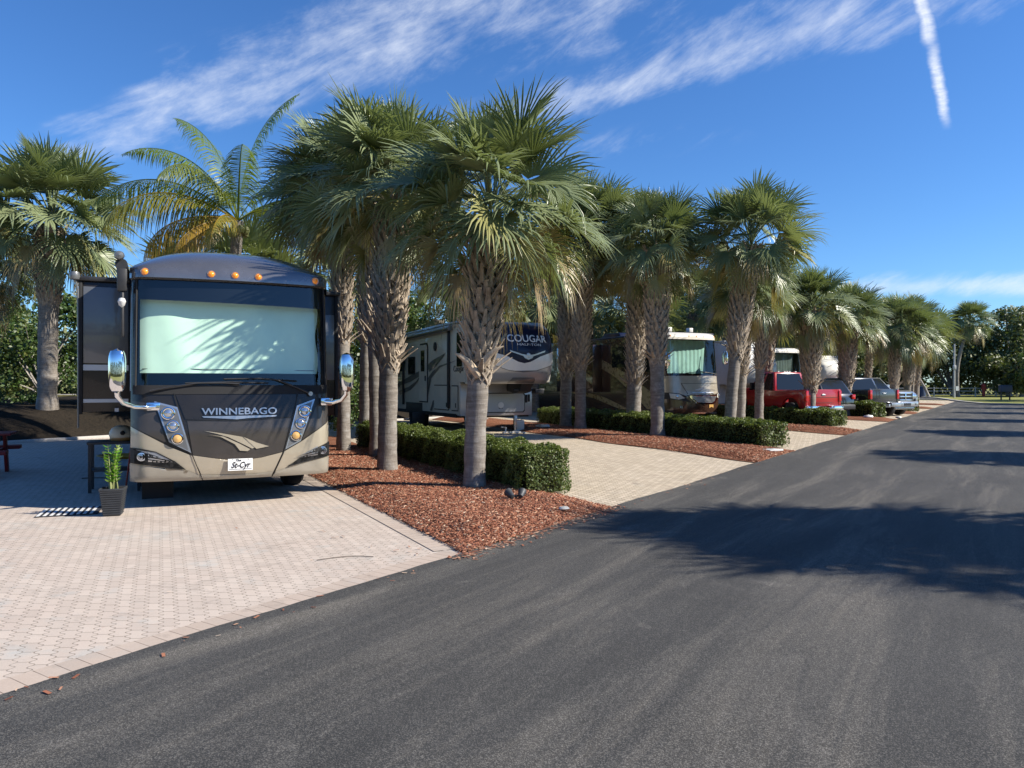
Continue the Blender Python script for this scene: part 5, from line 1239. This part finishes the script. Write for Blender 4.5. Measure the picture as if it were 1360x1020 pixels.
# ================================================================ PICKUPS AND CARS
def pickup(label, loc, ang, paint, bed=1.95, cab=2.0, H=1.95, Wd=.98, front=False, tail='tail_red', chrome_bumper=True, nm='pickup_truck', tonneau=None, topper=False):
    """local +y runs from the tailgate to the nose"""
    root = thing(nm, label, 'pickup truck', (*loc, .01), R(ang)); y1 = bed; y2 = bed+.15+cab; L = y2+1.45
    S_ = lambda a, b, o=0.: None
    belt = 1.30 if not front else 1.22
    def arch(yc, r=.50): return [(yc-r+r*(1-math.cos(t)), .52+r*math.sin(t)*1.0) for t in [i*math.pi/8 for i in range(9)]]
    w1, w2 = bed*.5+.02, L-1.0
    prof = [(.02, .52)]+arch(w1)+arch(w2)+[(L-.05, .52), (L, .80), (L-.03, belt-.18), (L-.20, belt-.05), (y2+.1, belt), (y1, belt), (.0, belt+.06), (-.01, .8)]
    for sx in (-1, 1):
        mb = MB(); xa, xb = sorted((sx*Wd, sx*(Wd-.16))); mb.prism(prof, xa, xb, 'x'); mb.build('side_panel', paint, root, bevel=.022)
    mb = MB(); mb.b2(-Wd+.15, Wd-.15, .0, .07, .66, belt+.05); tg = mb.build('tailgate', paint, root, bevel=.02)
    mb = MB(); mb.b2(-Wd+.17, Wd-.17, -.01, .0, 1.02, 1.03); mb.b2(-.5, .5, -.012, .0, .80, .812); mb.build('gate_crease', 'seam', tg)
    mb = MB(); mb.b2(-.10, .10, -.03, .0, 1.10, 1.16) if not front else mb.b2(-.1, .1, -.03, 0, 1.05, 1.1); mb.build('gate_handle', 'dull_chrome', tg, bevel=.01)
    mb = MB(); mb.b2(-Wd+.15, Wd-.15, .07, L-.3, .60, .80); mb.build('bed_floor', 'ink', root)
    if tonneau: mb = MB(); mb.b2(-Wd+.03, Wd-.03, .02, y1+.05, belt+.062, belt+.10); mb.build('bed_cover', tonneau, root, bevel=.01)
    # hood
    mb = MB(); mb.prism([(y2-.3, .8), (L-.06, .8), (L-.02, belt-.24), (L-.12, belt-.03), (L-.35, belt+.05), (y2-.3, belt+.12)], -Wd+.13, Wd-.13, 'x'); mb.build('hood', paint, root, bevel=.05)
    # cab: tapered greenhouse
    mb = MB(); z0, z1 = belt-.04, H; ya, yb = y1+.1, y2+.1; yc, yd = y1+.32, y2-.62; wa, wb = Wd-.03, Wd-.22
    vs = [(-wa,ya,z0),(wa,ya,z0),(wa,yb,z0),(-wa,yb,z0),(-wb,yc,z1),(wb,yc,z1),(wb,yd,z1),(-wb,yd,z1)]
    mb.add(vs, [(3,2,1,0),(4,5,6,7),(0,1,5,4),(1,2,6,5),(2,3,7,6),(3,0,4,7)]); mb.b2(-wa, wa, ya, yb, .6, z0); cb = mb.build('cab', paint, root, bevel=.04)
    def quad(name, P_, inset, m_, par, off=.012):
        c = sum((Vector(p) for p in P_), Vector())/4; n = (Vector(P_[1])-Vector(P_[0])).cross(Vector(P_[2])-Vector(P_[0])).normalized()
        if n.dot(c-Vector((0, (ya+yb)/2, 1.5))) < 0: n = -n
        q = [c+(Vector(p)-c)*inset+n*off for p in P_]; q2 = [p-n*.02 for p in q]; mb = MB().add(q+q2, [(0,1,2,3),(7,6,5,4),(0,4,5,1),(1,5,6,2),(2,6,7,3),(3,7,4,0)]); return mb.build(name, m_, par)
    V_ = [Vector(v) for v in vs]
    quad('rear_window', (V_[0], V_[1], V_[5], V_[4]), .84, 'dark_glass', cb); quad('windshield', (V_[2], V_[3], V_[7], V_[6]), .88, 'dark_glass', cb)
    for a, b, c, d_ in ((0, 3, 7, 4), (1, 2, 6, 5)):
        for t0, t1 in ((.04, .47), (.53, .97)):
            A0 = V_[a].lerp(V_[b], t0); A1 = V_[a].lerp(V_[b], t1); B1 = V_[d_].lerp(V_[c], t1); B0 = V_[d_].lerp(V_[c], t0); quad('side_window', (A0, A1, B1, B0), .86, 'dark_glass', cb)
    for sx in (-1, 1):
        mb = MB(); xa, xb = sorted((sx*(Wd+.0), sx*(Wd-.14))); mb.b2(xa-.004, xb+.004, -.035, .10, .86, belt+.0); mb.build('tail_light', tail, root, bevel=.015)
        mb = MB(); mb.tube([(sx*wa, yb-.55, belt+.08), (sx*(wa+.16), yb-.55, belt+.14)], .02, 6); mb.box((sx*(wa+.20), yb-.55, belt+.20), (.16, .10, .26)); mb.build('mirror', 'ink' if not front else 'silver_paint', root, bevel=.02)
        mb = MB(); mb.b2(sx*(Wd+.004)-.006, sx*(Wd+.004)+.006, y1+.95, y1+1.1, belt-.14, belt-.10); mb.build('door_handle', 'dull_chrome', root)
        wheel(root, (sx*(Wd-.15), w1, .40), .40, .26, 'x', side=sx); wheel(root, (sx*(Wd-.15), w2, .40), .40, .26, 'x', side=sx)
        for yc_ in (w1, w2): mb = MB(); mb.b2(sx*(Wd-.45)-.05, sx*(Wd-.45)+.05, yc_-.5, yc_+.5, .5, 1.0); mb.build('wheel_well', 'under_black', root)
    mb = MB(); mb.b2(-Wd, -.32, -.16, .02, .48, .68); mb.b2(.32, Wd, -.16, .02, .48, .68); mb.b2(-.34, .34, -.12, .0, .46, .62); mb.build('rear_bumper', 'chrome' if chrome_bumper else 'silver_paint', root, bevel=.025)
    mb = MB(); mb.b2(-.16, .16, -.14, -.125, .50, .62); mb.build('rear_plate', 'ink', root)
    if front:
        mb = MB(); mb.b2(-.52, .52, L-.05, L+.05, .80, 1.14); gr = mb.build('grille', 'ink', root, bevel=.03)
        mb = MB(); mb.b2(-.56, .56, L-.02, L+.08, 1.09, 1.16); mb.b2(-.56, .56, L-.02, L+.08, .76, .82); mb.b2(-.56, -.50, L-.02, L+.08, .78, 1.14); mb.b2(.50, .56, L-.02, L+.08, .78, 1.14); mb.b2(-.035, .035, L-.02, L+.085, .79, 1.14); mb.b2(-.52, .52, L-.02, L+.08, .93, .99); mb.build('grille_frame', 'chrome', gr, bevel=.012)
        for sx in (-1, 1):
            mb = MB(); xa, xb = sorted((sx*.60, sx*(Wd-.03))); mb.b2(xa, xb, L-.16, L-.01, .84, 1.08); mb.build('headlight', 'reflector', root, bevel=.03)
        mb = MB(); mb.prism([(-Wd-.01, L-.15), (-Wd+.08, L+.10), (-.4, L+.18), (.4, L+.18), (Wd-.08, L+.10), (Wd+.01, L-.15)], .46, .72, 'z'); fb = mb.build('front_bumper', 'silver_paint', root, bevel=.04)
        for x in (-.62, .62): mb = MB(); mb.lathe([(.06, 0), (.05, .03), (0, .03)], (x, L+.12, .58), 'y', 12); mb.build('fog_lamp', 'ink', fb)
        mb = MB(); mb.b2(-.22, .22, L+.17, L+.2, .52, .64); mb.build('plate_slot', 'ink', fb)
        mb = MB(); mb.prism([(-.8, L-.1), (.8, L-.1), (.7, L+.02), (-.7, L+.02)], .32, .47, 'z'); mb.build('air_dam', 'silver_paint', root, bevel=.03)
    else:
        mb = MB(); mb.b2(-Wd, Wd, L-.02, L+.1, .5, .75); mb.build('front_bumper', 'chrome', root, bevel=.03)
    if H > 2.0:
        for x in (-.5, -.15, .0, .15, .5): mb = MB(); mb.box((x, yc+.08, H+.02), (.09, .10, .05)); mb.build('roof_marker', 'white_trim', root, bevel=.012)
    return root
r_ = pickup('red pickup truck seen from behind, pale clearance lights on its cab', (12.45, 30.1), 24, 'red_paint', bed=1.7, cab=1.6, H=2.08, Wd=1.0, tail='tail_red'); r_.location.z = .06; r_.scale = (.95, .95, .98)
pickup('dark charcoal pickup truck with grey tailgate and red tail lamps', (18.0, 36.4), 24, 'charcoal_paint', bed=1.0, cab=2.4, H=1.9, chrome_bumper=False)
p_ = pickup('silver pickup truck parked nose out with crossbar grille, last in the row', (17.3, 42.6), 24+180, 'silver_paint', front=True, H=1.92)
def suv(label, loc, ang, paint, nm='parked_car', H=1.85, L=4.9, cat='car'):
    root = thing(nm, label, cat, (*loc, .01), R(ang)); W = .97
    mb = MB(); mb.prism([(0, .45), (L, .45), (L, .85), (L-.15, 1.05), (L-1.2, 1.18), (0.1, 1.18), (-.02, .9)], -W, W, 'x'); b_ = mb.build('body', paint, root, bevel=.07, seg=3)
    mb = MB(); vs = [(-W+.04,.08,1.12),(W-.04,.08,1.12),(W-.04,L-1.1,1.12),(-W+.04,L-1.1,1.12),(-W+.2,.5,H),(W-.2,.5,H),(W-.2,L-2.0,H),(-W+.2,L-2.0,H)]
    mb.add(vs, [(3,2,1,0),(4,5,6,7),(0,1,5,4),(1,2,6,5),(2,3,7,6),(3,0,4,7)]); c = mb.build('roof', paint, root, bevel=.06, seg=3)
    V_ = [Vector(v) for v in vs]
    for a, b, e, d_, nm2 in ((0,1,5,4,'rear_window'),(2,3,7,6,'windshield'),(0,3,7,4,'side_window'),(1,2,6,5,'side_window')):
        P_ = [V_[a], V_[b], V_[e], V_[d_]]; cc = sum(P_, Vector())/4; n = (P_[1]-P_[0]).cross(P_[2]-P_[0]).normalized()
        if n.dot(cc-Vector((0, L/2-.5, 1.5))) < 0: n = -n
        q = [cc+(p-cc)*.86+n*.012 for p in P_]; q2 = [p-n*.03 for p in q]; MB().add(q+q2, [(0,1,2,3),(7,6,5,4),(0,4,5,1),(1,5,6,2),(2,6,7,3),(3,7,4,0)]).build(nm2, 'dark_glass', c)
    for sx in (-1, 1):
        mb = MB(); mb.box((sx*(W-.10), .0, 1.0), (.2, .12, .22)); mb.build('tail_light', 'tail_red', root, bevel=.02)
        for y in (.9, L-.95): wheel(root, (sx*(W-.13), y, .36), .36, .24, 'x', side=sx)
    mb = MB(); mb.b2(-W+.03, W-.03, -.1, .1, .42, .65); mb.b2(-W+.03, W-.03, L-.1, L+.08, .42, .65); mb.build('bumper', 'black_plastic', root, bevel=.04)
    return root
mat('black_paint', (.012, .013, .014), .2, coat=1.)
suv('black car in deep shade between the red and charcoal pickups', (14.9, 34.3), 24, 'black_paint', H=1.78)
suv('small red car half hidden behind the silver pickup hood', (23.6, 49.5), 24, 'red_paint', H=1.5, L=4.4)
# ================================================================ SMALL THINGS
mat('pot_dark', (.035, .038, .042), .5, var=.2, vscale=12, bump=.3, bscale=80)
mat('table_red', (.20, .012, .014), .55, var=.3, vscale=5, bump=.3, bscale=30)
mat('helmet_cream', (.62, .58, .45), .4, var=.1); mat('helmet_tan', (.40, .24, .09), .5, var=.2)
mat('hose_yellow', (.48, .24, .015), .5); mat('stripe_white', (.62, .62, .60), .9, bump=.4, bscale=200); mat('stripe_black', (.02, .022, .03), .95, bump=.4, bscale=200)
mat('pole_grey', (.42, .42, .41), .6, var=.15); mat('red_post', (.38, .05, .04), .6, var=.2); mat('dark_post', (.05, .05, .055), .6); mat('blue_box', (.04, .06, .12), .5)
mat('red_handle', (.22, .03, .02), .5); mat('leaf_litter', (.35, .27, .16), .9)
# potted plant
def pot():
    root = thing('potted_plant', 'glossy green plant in a square dark ribbed pot beside the striped mat', 'potted plant', (-4.83, 9.12, .016), R(18))
    mb = MB(); vs = []; H = .33
    for z, h_ in ((0, .092), (H, .130)): vs += [(-h_,-h_,z),(h_,-h_,z),(h_,h_,z),(-h_,h_,z)]
    mb.add(vs, [(3,2,1,0),(0,1,5,4),(1,2,6,5),(2,3,7,6),(3,0,4,7)])
    h_ = .118; mb.add([(-h_,-h_,H),(h_,-h_,H),(h_,h_,H),(-h_,h_,H),(-h_,-h_,H-.04),(h_,-h_,H-.04),(h_,h_,H-.04),(-h_,h_,H-.04)], [(0,1,5,4),(1,2,6,5),(2,3,7,6),(3,0,4,7),(4,5,6,7)])
    pot_ = mb.build('pot', 'pot_dark', root, bevel=.004)
    mb = MB()
    for i in range(11):
        z = .025+i*.027; w_ = .094+.036*(z/H)+.003; mb.box((0, -w_, z), (w_*1.9, .006, .013)); mb.box((-w_, 0, z), (.006, w_*1.9, .013)); mb.box((w_, 0, z), (.006, w_*1.9, .013)); mb.box((0, w_, z), (w_*1.9, .006, .013))
    mb.build('ribs', 'pot_dark', pot_)
    mb = MB(); mb.box((0, -.132, H-.012), (.27, .010, .026)); mb.box((0, .132, H-.012), (.27, .010, .026)); mb.box((-.132, 0, H-.012), (.010, .255, .026)); mb.box((.132, 0, H-.012), (.010, .255, .026)); mb.build('rim', 'pot_dark', pot_, bevel=.003)
    mb = MB(); mb.box((0, 0, H-.025), (.22, .22, .02)); mb.build('soil', 'berm_soil', pot_)
    g = random.Random(3); V = []; F = []; T_ = []; st = MB()
    for i in range(13):
        az = i*2.4+g.uniform(-.3, .3); ln = g.uniform(.34, .62) if i > 2 else .60; lean = g.uniform(.06, .26) if i > 2 else .08
        b0 = Vector((g.uniform(-.05, .05), g.uniform(-.05, .05), H-.02)); h = Vector((math.cos(az), math.sin(az), 0)); pts = []
        for k in range(8): t_ = k/7; pts.append(b0+h*(lean*ln*t_**1.5)+Vector((0,0,ln*t_*(1-.1*t_))))
        st.tube(pts, [.010-.0012*k for k in range(8)], 6)
        s = Vector((-h.y, h.x, 0)); n_l = int(ln/.042)
        for k in range(2, n_l):
            t_ = k/n_l; p = b0+h*(lean*ln*t_**1.5)+Vector((0,0,ln*t_*(1-.1*t_))); tone = g.uniform(0, .8)
            for sg in (-1, 1):
                ll = g.uniform(.06, .095)*(1.1-.4*t_); d_ = (s*sg*.8+Vector((0,0,.55))+h*g.uniform(-.2, .4)).normalized(); w_ = (h*.8+Vector((0,0,-.2))).normalized()*ll*.21
                b = len(V); up = d_.cross(w_).normalized()*.006
                V += [p, p+d_*ll*.35-w_, p+d_*ll*.4+up, p+d_*ll*.35+w_, p+d_*ll*.75-w_*.8, p+d_*ll*.75+w_*.8, p+d_*ll]
                F += [[b, b+1, b+2, b+3], [b+1, b+4, b+6, b+2], [b+2, b+6, b+5, b+3]]; T_ += [tone]*3
    st.build('stems', 'petiole', root, smooth=True)
    link('leaves', fast('leaves', [tuple(v) for v in V], F, T_), root, 'pot_leaf')
pot()
# striped mat
def mat_rug():
    root = thing('door_mat', 'black and white striped doormat lying half in shade on the pavers', 'doormat', (-5.47, 9.33, .016), R(22))
    n = 21; L = .66; W = .60
    mb = MB(); mb.b2(-L/2, L/2, -W/2, W/2, 0, .010); b_ = mb.build('mat_base', 'stripe_black', root)
    for i in range(0, n, 2):
        pass
    mb = MB()
    for i in range(9):
        x = -L/2+.012+(L-.03)*i/9; mb.b2(x, x+.034, -W/2+.002, W/2-.002, .0105, .0135)
    mb.build('stripes', 'stripe_white', b_)
mat_rug()
# red picnic table
root = thing('picnic_table', 'dark red wooden picnic table cut by the left edge, in shade', 'picnic table', (-9.62, 12.85, .016), R(25))
for y in (-.30, -.10, .10, .30): pass
mb = MB()
for i in range(4): mb.b2(-.95, .95, -.36+.18*i+.006, -.36+.18*(i+1)-.006, .70, .74)
mb.build('table_top', 'table_red', root, bevel=.006)
for sy in (-1, 1):
    mb = MB(); mb.b2(-.95, .95, sy*.68-.14, sy*.68+.14, .40, .465); mb.build('bench', 'table_red', root, bevel=.006)
for sx in (-1, 1):
    mb = MB(); mb.b2(sx*.7-.03, sx*.7+.03, -.78, .78, .36, .44)
    mb.prism([(-.36, .70), (-.24, .70), (-.46, 0), (-.62, 0)], sx*.76-.025, sx*.76+.025, 'x'); mb.prism([(.24, .70), (.36, .70), (.62, 0), (.46, 0)], sx*.76-.025, sx*.76+.025, 'x')
    mb.build('trestle', 'table_red', root, bevel=.004)
# black work table by the motorhome with a cream helmet
root = thing('side_table', 'low black folding table beside the motorhome door side, in shade', 'table', (-5.95, 11.3, .016), R(25))
mb = MB(); mb.b2(-.36, .36, -.28, .28, .70, .74); mb.build('table_top', 'black_plastic', root, bevel=.01)
mb = MB(); mb.b2(-.32, .32, -.24, .24, .30, .325); mb.build('shelf', 'black_plastic', root, bevel=.005)
for sx in (-1, 1):
    for sy in (-1, 1): mb = MB(); mb.b2(sx*.32-.022, sx*.32+.022, sy*.24-.022, sy*.24+.022, 0, .70); mb.build('leg', 'black_plastic', root)
root = thing('helmet', 'cream helmet with tan lower half sitting on the black side table', 'helmet', (-5.83, 11.25, .756), R(40))
mb = MB(); mb.lathe([(.0, .23), (.06, .225), (.115, .19), (.145, .13), (.15, .08), (.14, .05)], (0,0,0), 'z', 24); s = mb.build('shell', 'helmet_cream', root, smooth=True); s.scale = (1.15, .95, 1)
mb = MB(); mb.lathe([(.14, .052), (.142, .03), (.12, .0), (.06, -.0)], (0,0,0), 'z', 24); s = mb.build('chin_part', 'helmet_tan', root, smooth=True); s.scale = (1.15, .95, 1)
mb = MB(); mb.lathe([(.035, 0), (.03, -.02), (0, -.02)], (-.02, -.135, .12), 'y', 16); mb.build('vent', 'ink', root)
tag(MB().tube([(-5.60, 10.9, .02), (-5.38, 10.72, 1.05)], .013, 8).build('broom_handle', 'red_handle', smooth=True), 'thin dark red broom handle leaning against the motorhome flank', 'broom')
# a loose coil of yellow hose on the pavers
pts = []
for i in range(90): a = i*.30; r_ = .30+.012*math.sin(i*.7)+.0018*i; pts.append((-8.2+r_*1.3*math.cos(a), 16.0+r_*math.sin(a), .03+.0008*i))
tag(MB().tube(pts, .013, 6).build('hose', 'hose_yellow', smooth=True), 'loose coil of yellow orange hose on shaded pavers behind the side table', 'hose')
# flood light pair in the mulch
root = thing('flood_light', 'dark twin flood light on the mulch at the corner of the front hedge', 'ground light', (.05, 9.75, .10), R(12)); root.scale = (.85,)*3
mb = MB(); mb.tube([(0, 0, -.05), (0, 0, .06)], .012, 8); mb.lathe([(.035, .045), (.035, .075), (0, .078)], (0,0,0), 'z', 14); mb.build('stake', 'black_plastic', root, smooth=True)
for sx, rz in ((-1, 25), (1, -25)):
    mb = MB(); mb.lathe([(0, -.075), (.035, -.07), (.045, -.03), (.062, .06), (.066, .075), (.055, .075), (.045, .05), (0, .045)], (0,0,0), 'y', 20)
    l = mb.build('lamp_head', 'pot_dark', root, smooth=True, loc=(sx*.085, 0, .085)); l.rotation_euler = (R(25), 0, R(rz+180*0))
    mb = MB(); mb.lathe([(.052, .062), (.0, .064)], (0,0,0), 'y', 16); mb.build('lens', 'dark_glass', l)
# white bucket and lime leaves behind the trailer leg
root = thing('water_jug', 'white plastic container behind the landing leg of the blue nosed trailer', 'container', (.26, 25.6, .02), R(20))
mb = MB(); mb.b2(-.14, .14, -.11, .11, 0, .36); b_ = mb.build('body', 'white_paint', root, bevel=.04); mb = MB(); mb.b2(-.10, .10, -.12, -.10, .26, .28); mb.build('ridge', 'white_trim', b_)
mb = MB(); mb.tube([(-.07, 0, .35), (-.04, 0, .41), (.04, 0, .41), (.07, 0, .35)], .012, 8); mb.build('handle', 'white_trim', root, smooth=True)
# hoses and gear under the trailer nose
g = random.Random(8)
pts = [(-.35+.1*math.sin(i*.9)+i*.03, 24.2+.14*math.cos(i*.9), .04+(.16 if i < 3 else 0)) for i in range(26)]
tag(MB().tube(pts, .02, 6).build('power_cord', 'white_trim', smooth=True), 'pale cord looped on the ground below the blue nosed trailer', 'cord')
for i, (x, y, s, lb) in enumerate([(1.1, 25.9, .16, 'tan rock lying on the mulch right of the white container'), (.95, 26.3, .11, 'smaller pale rock beside the tan rock on the mulch'), (15.9, 33.6, .16, 'white rock at the left front corner of the fourth island'), (17.1, 33.3, .10, 'small pale rock on the fourth island mulch'), (.62, 9.05, .05, 'little pale stone on the mulch near the asphalt')]):
    vs = []; r2 = random.Random(i); mb = MB(); n = 9; prof = [(0, -.5), (.7, -.4), (1, 0), (.8, .4), (0, .55)]
    mb.lathe([(r_*s*1.3, h*s) for r_, h in prof], (0,0,0), 'z', n); mb.v = [(v[0]*r2.uniform(.85, 1.15), v[1]*r2.uniform(.7, 1.0), v[2]*r2.uniform(.85, 1.15)) for v in mb.v]
    tag(mb.build('rock', 'cream' if i != 2 else 'white_paint', smooth=True, loc=(x, y, .09+s*.3)), lb, 'rock', 'loose rocks')
root = thing('utility_cover', 'small grey white utility box lid on the mulch tip of the second island', 'box', (5.95, 17.25, .07), R(30))
mb = MB(); mb.b2(-.22, .22, -.15, .15, 0, .04); b_ = mb.build('lid', 'white_trim', root, bevel=.01); mb = MB(); mb.b2(-.04, .04, -.02, .02, .04, .046); mb.build('lid_notch', 'ink', b_)
# far bend: pole, sign, red post, boxes, leaning trunk
root = thing('utility_pole', 'thin pale utility pole on the lawn edge left of the tall palm', 'pole', (49.6, 84.5, 0), 0)
mb = MB(); mb.tube([(0, 0, -.3), (.02, 0, 3), (.05, 0, 6.1)], [.13, .11, .08], 10); mb.build('pole', 'pole_grey', root, smooth=True)
mb = MB(); mb.b2(-.18, .18, -.18, .0, 3.2, 3.7); mb.build('transformer', 'pole_grey', root, bevel=.05)
mb = MB(); mb.b2(.16, .46, -.12, -.09, .85, 1.35); mb.build('sign', 'plate_white', root)
root = thing('marker_post', 'dull red post in front of the dark woods', 'post', (57.0, 91, 0), 0)
mb = MB(); mb.lathe([(.18, 0), (.18, 1.25), (.26, 1.3), (.24, 1.5), (.12, 1.62), (0, 1.66)], (0,0,0), 'z', 12); mb.build('post', 'red_post', root, smooth=True)
mb = MB(); mb.tube([(-.36, 0, 1.05), (.36, 0, 1.05)], .09, 8); mb.build('side_cap', 'red_post', root)
for x, y, lb in ((49.0, 90, 'dark blue drum standing before the woods right of the tall palm'), (46.2, 70.5, 'dark box on two thin posts at the right end of the lawn')):
    root = thing('mail_box', lb, 'box', (x, y, 0), 0)
    if y > 80:
        mb = MB(); mb.lathe([(.4, 0), (.42, .1), (.42, 1.2), (.38, 1.3), (0, 1.34)], (0,0,0), 'z', 14); mb.build('drum', 'blue_box', root, smooth=True)
    else:
        mb = MB(); mb.b2(-.55, .55, -.2, .2, .85, 1.5); mb.build('cabinet', 'blue_box', root, bevel=.03)
        for sx in (-.4, .4): mb = MB(); mb.b2(sx-.04, sx+.04, -.05, .05, -.1, .9); mb.build('post', 'dark_post', root)
tag(MB().tube([(48.6, 87.5, -.2), (47.9, 87.4, 1.2), (47.0, 87.3, 2.6)], [.17, .15, .12], 8).build('leaning_trunk', 'pale_bark', smooth=True), 'bare pale trunk leaning left past the end of the palm row', 'tree trunk')
# rail fence in front of the woods
root = thing('rail_fence', 'grey rail fence along the foot of the dark woods', 'fence', (36, 91, 0), 0)
mb = MB()
for z in (.35, .75, 1.1): mb.b2(0, 55, -.02, .02, z-.035, z+.035)
mb.build('rails', 'pole_grey', root)
for i in range(23): mb = MB(); mb.b2(i*2.5-.05, i*2.5+.05, -.06, .06, -.1, 1.25); mb.build('post', 'pole_grey', root)
# a few dropped twigs
for x, y, a, l, lb in ((-1.75, 6.75, .25, .5, 'thin curved twig lying on the pink pavers'), (-7.2, 12.6, .0, .5, 'dark stick on the shaded pavers near the picnic table')):
    tag(MB().tube([(x+l*t_*math.cos(a), y+l*t_*math.sin(a)+.09*math.sin(3.1*t_), .022) for t_ in (0, .25, .5, .75, 1)], .004 if y < 8 else .012, 5).build('twig', 'bark'), lb, 'twig')
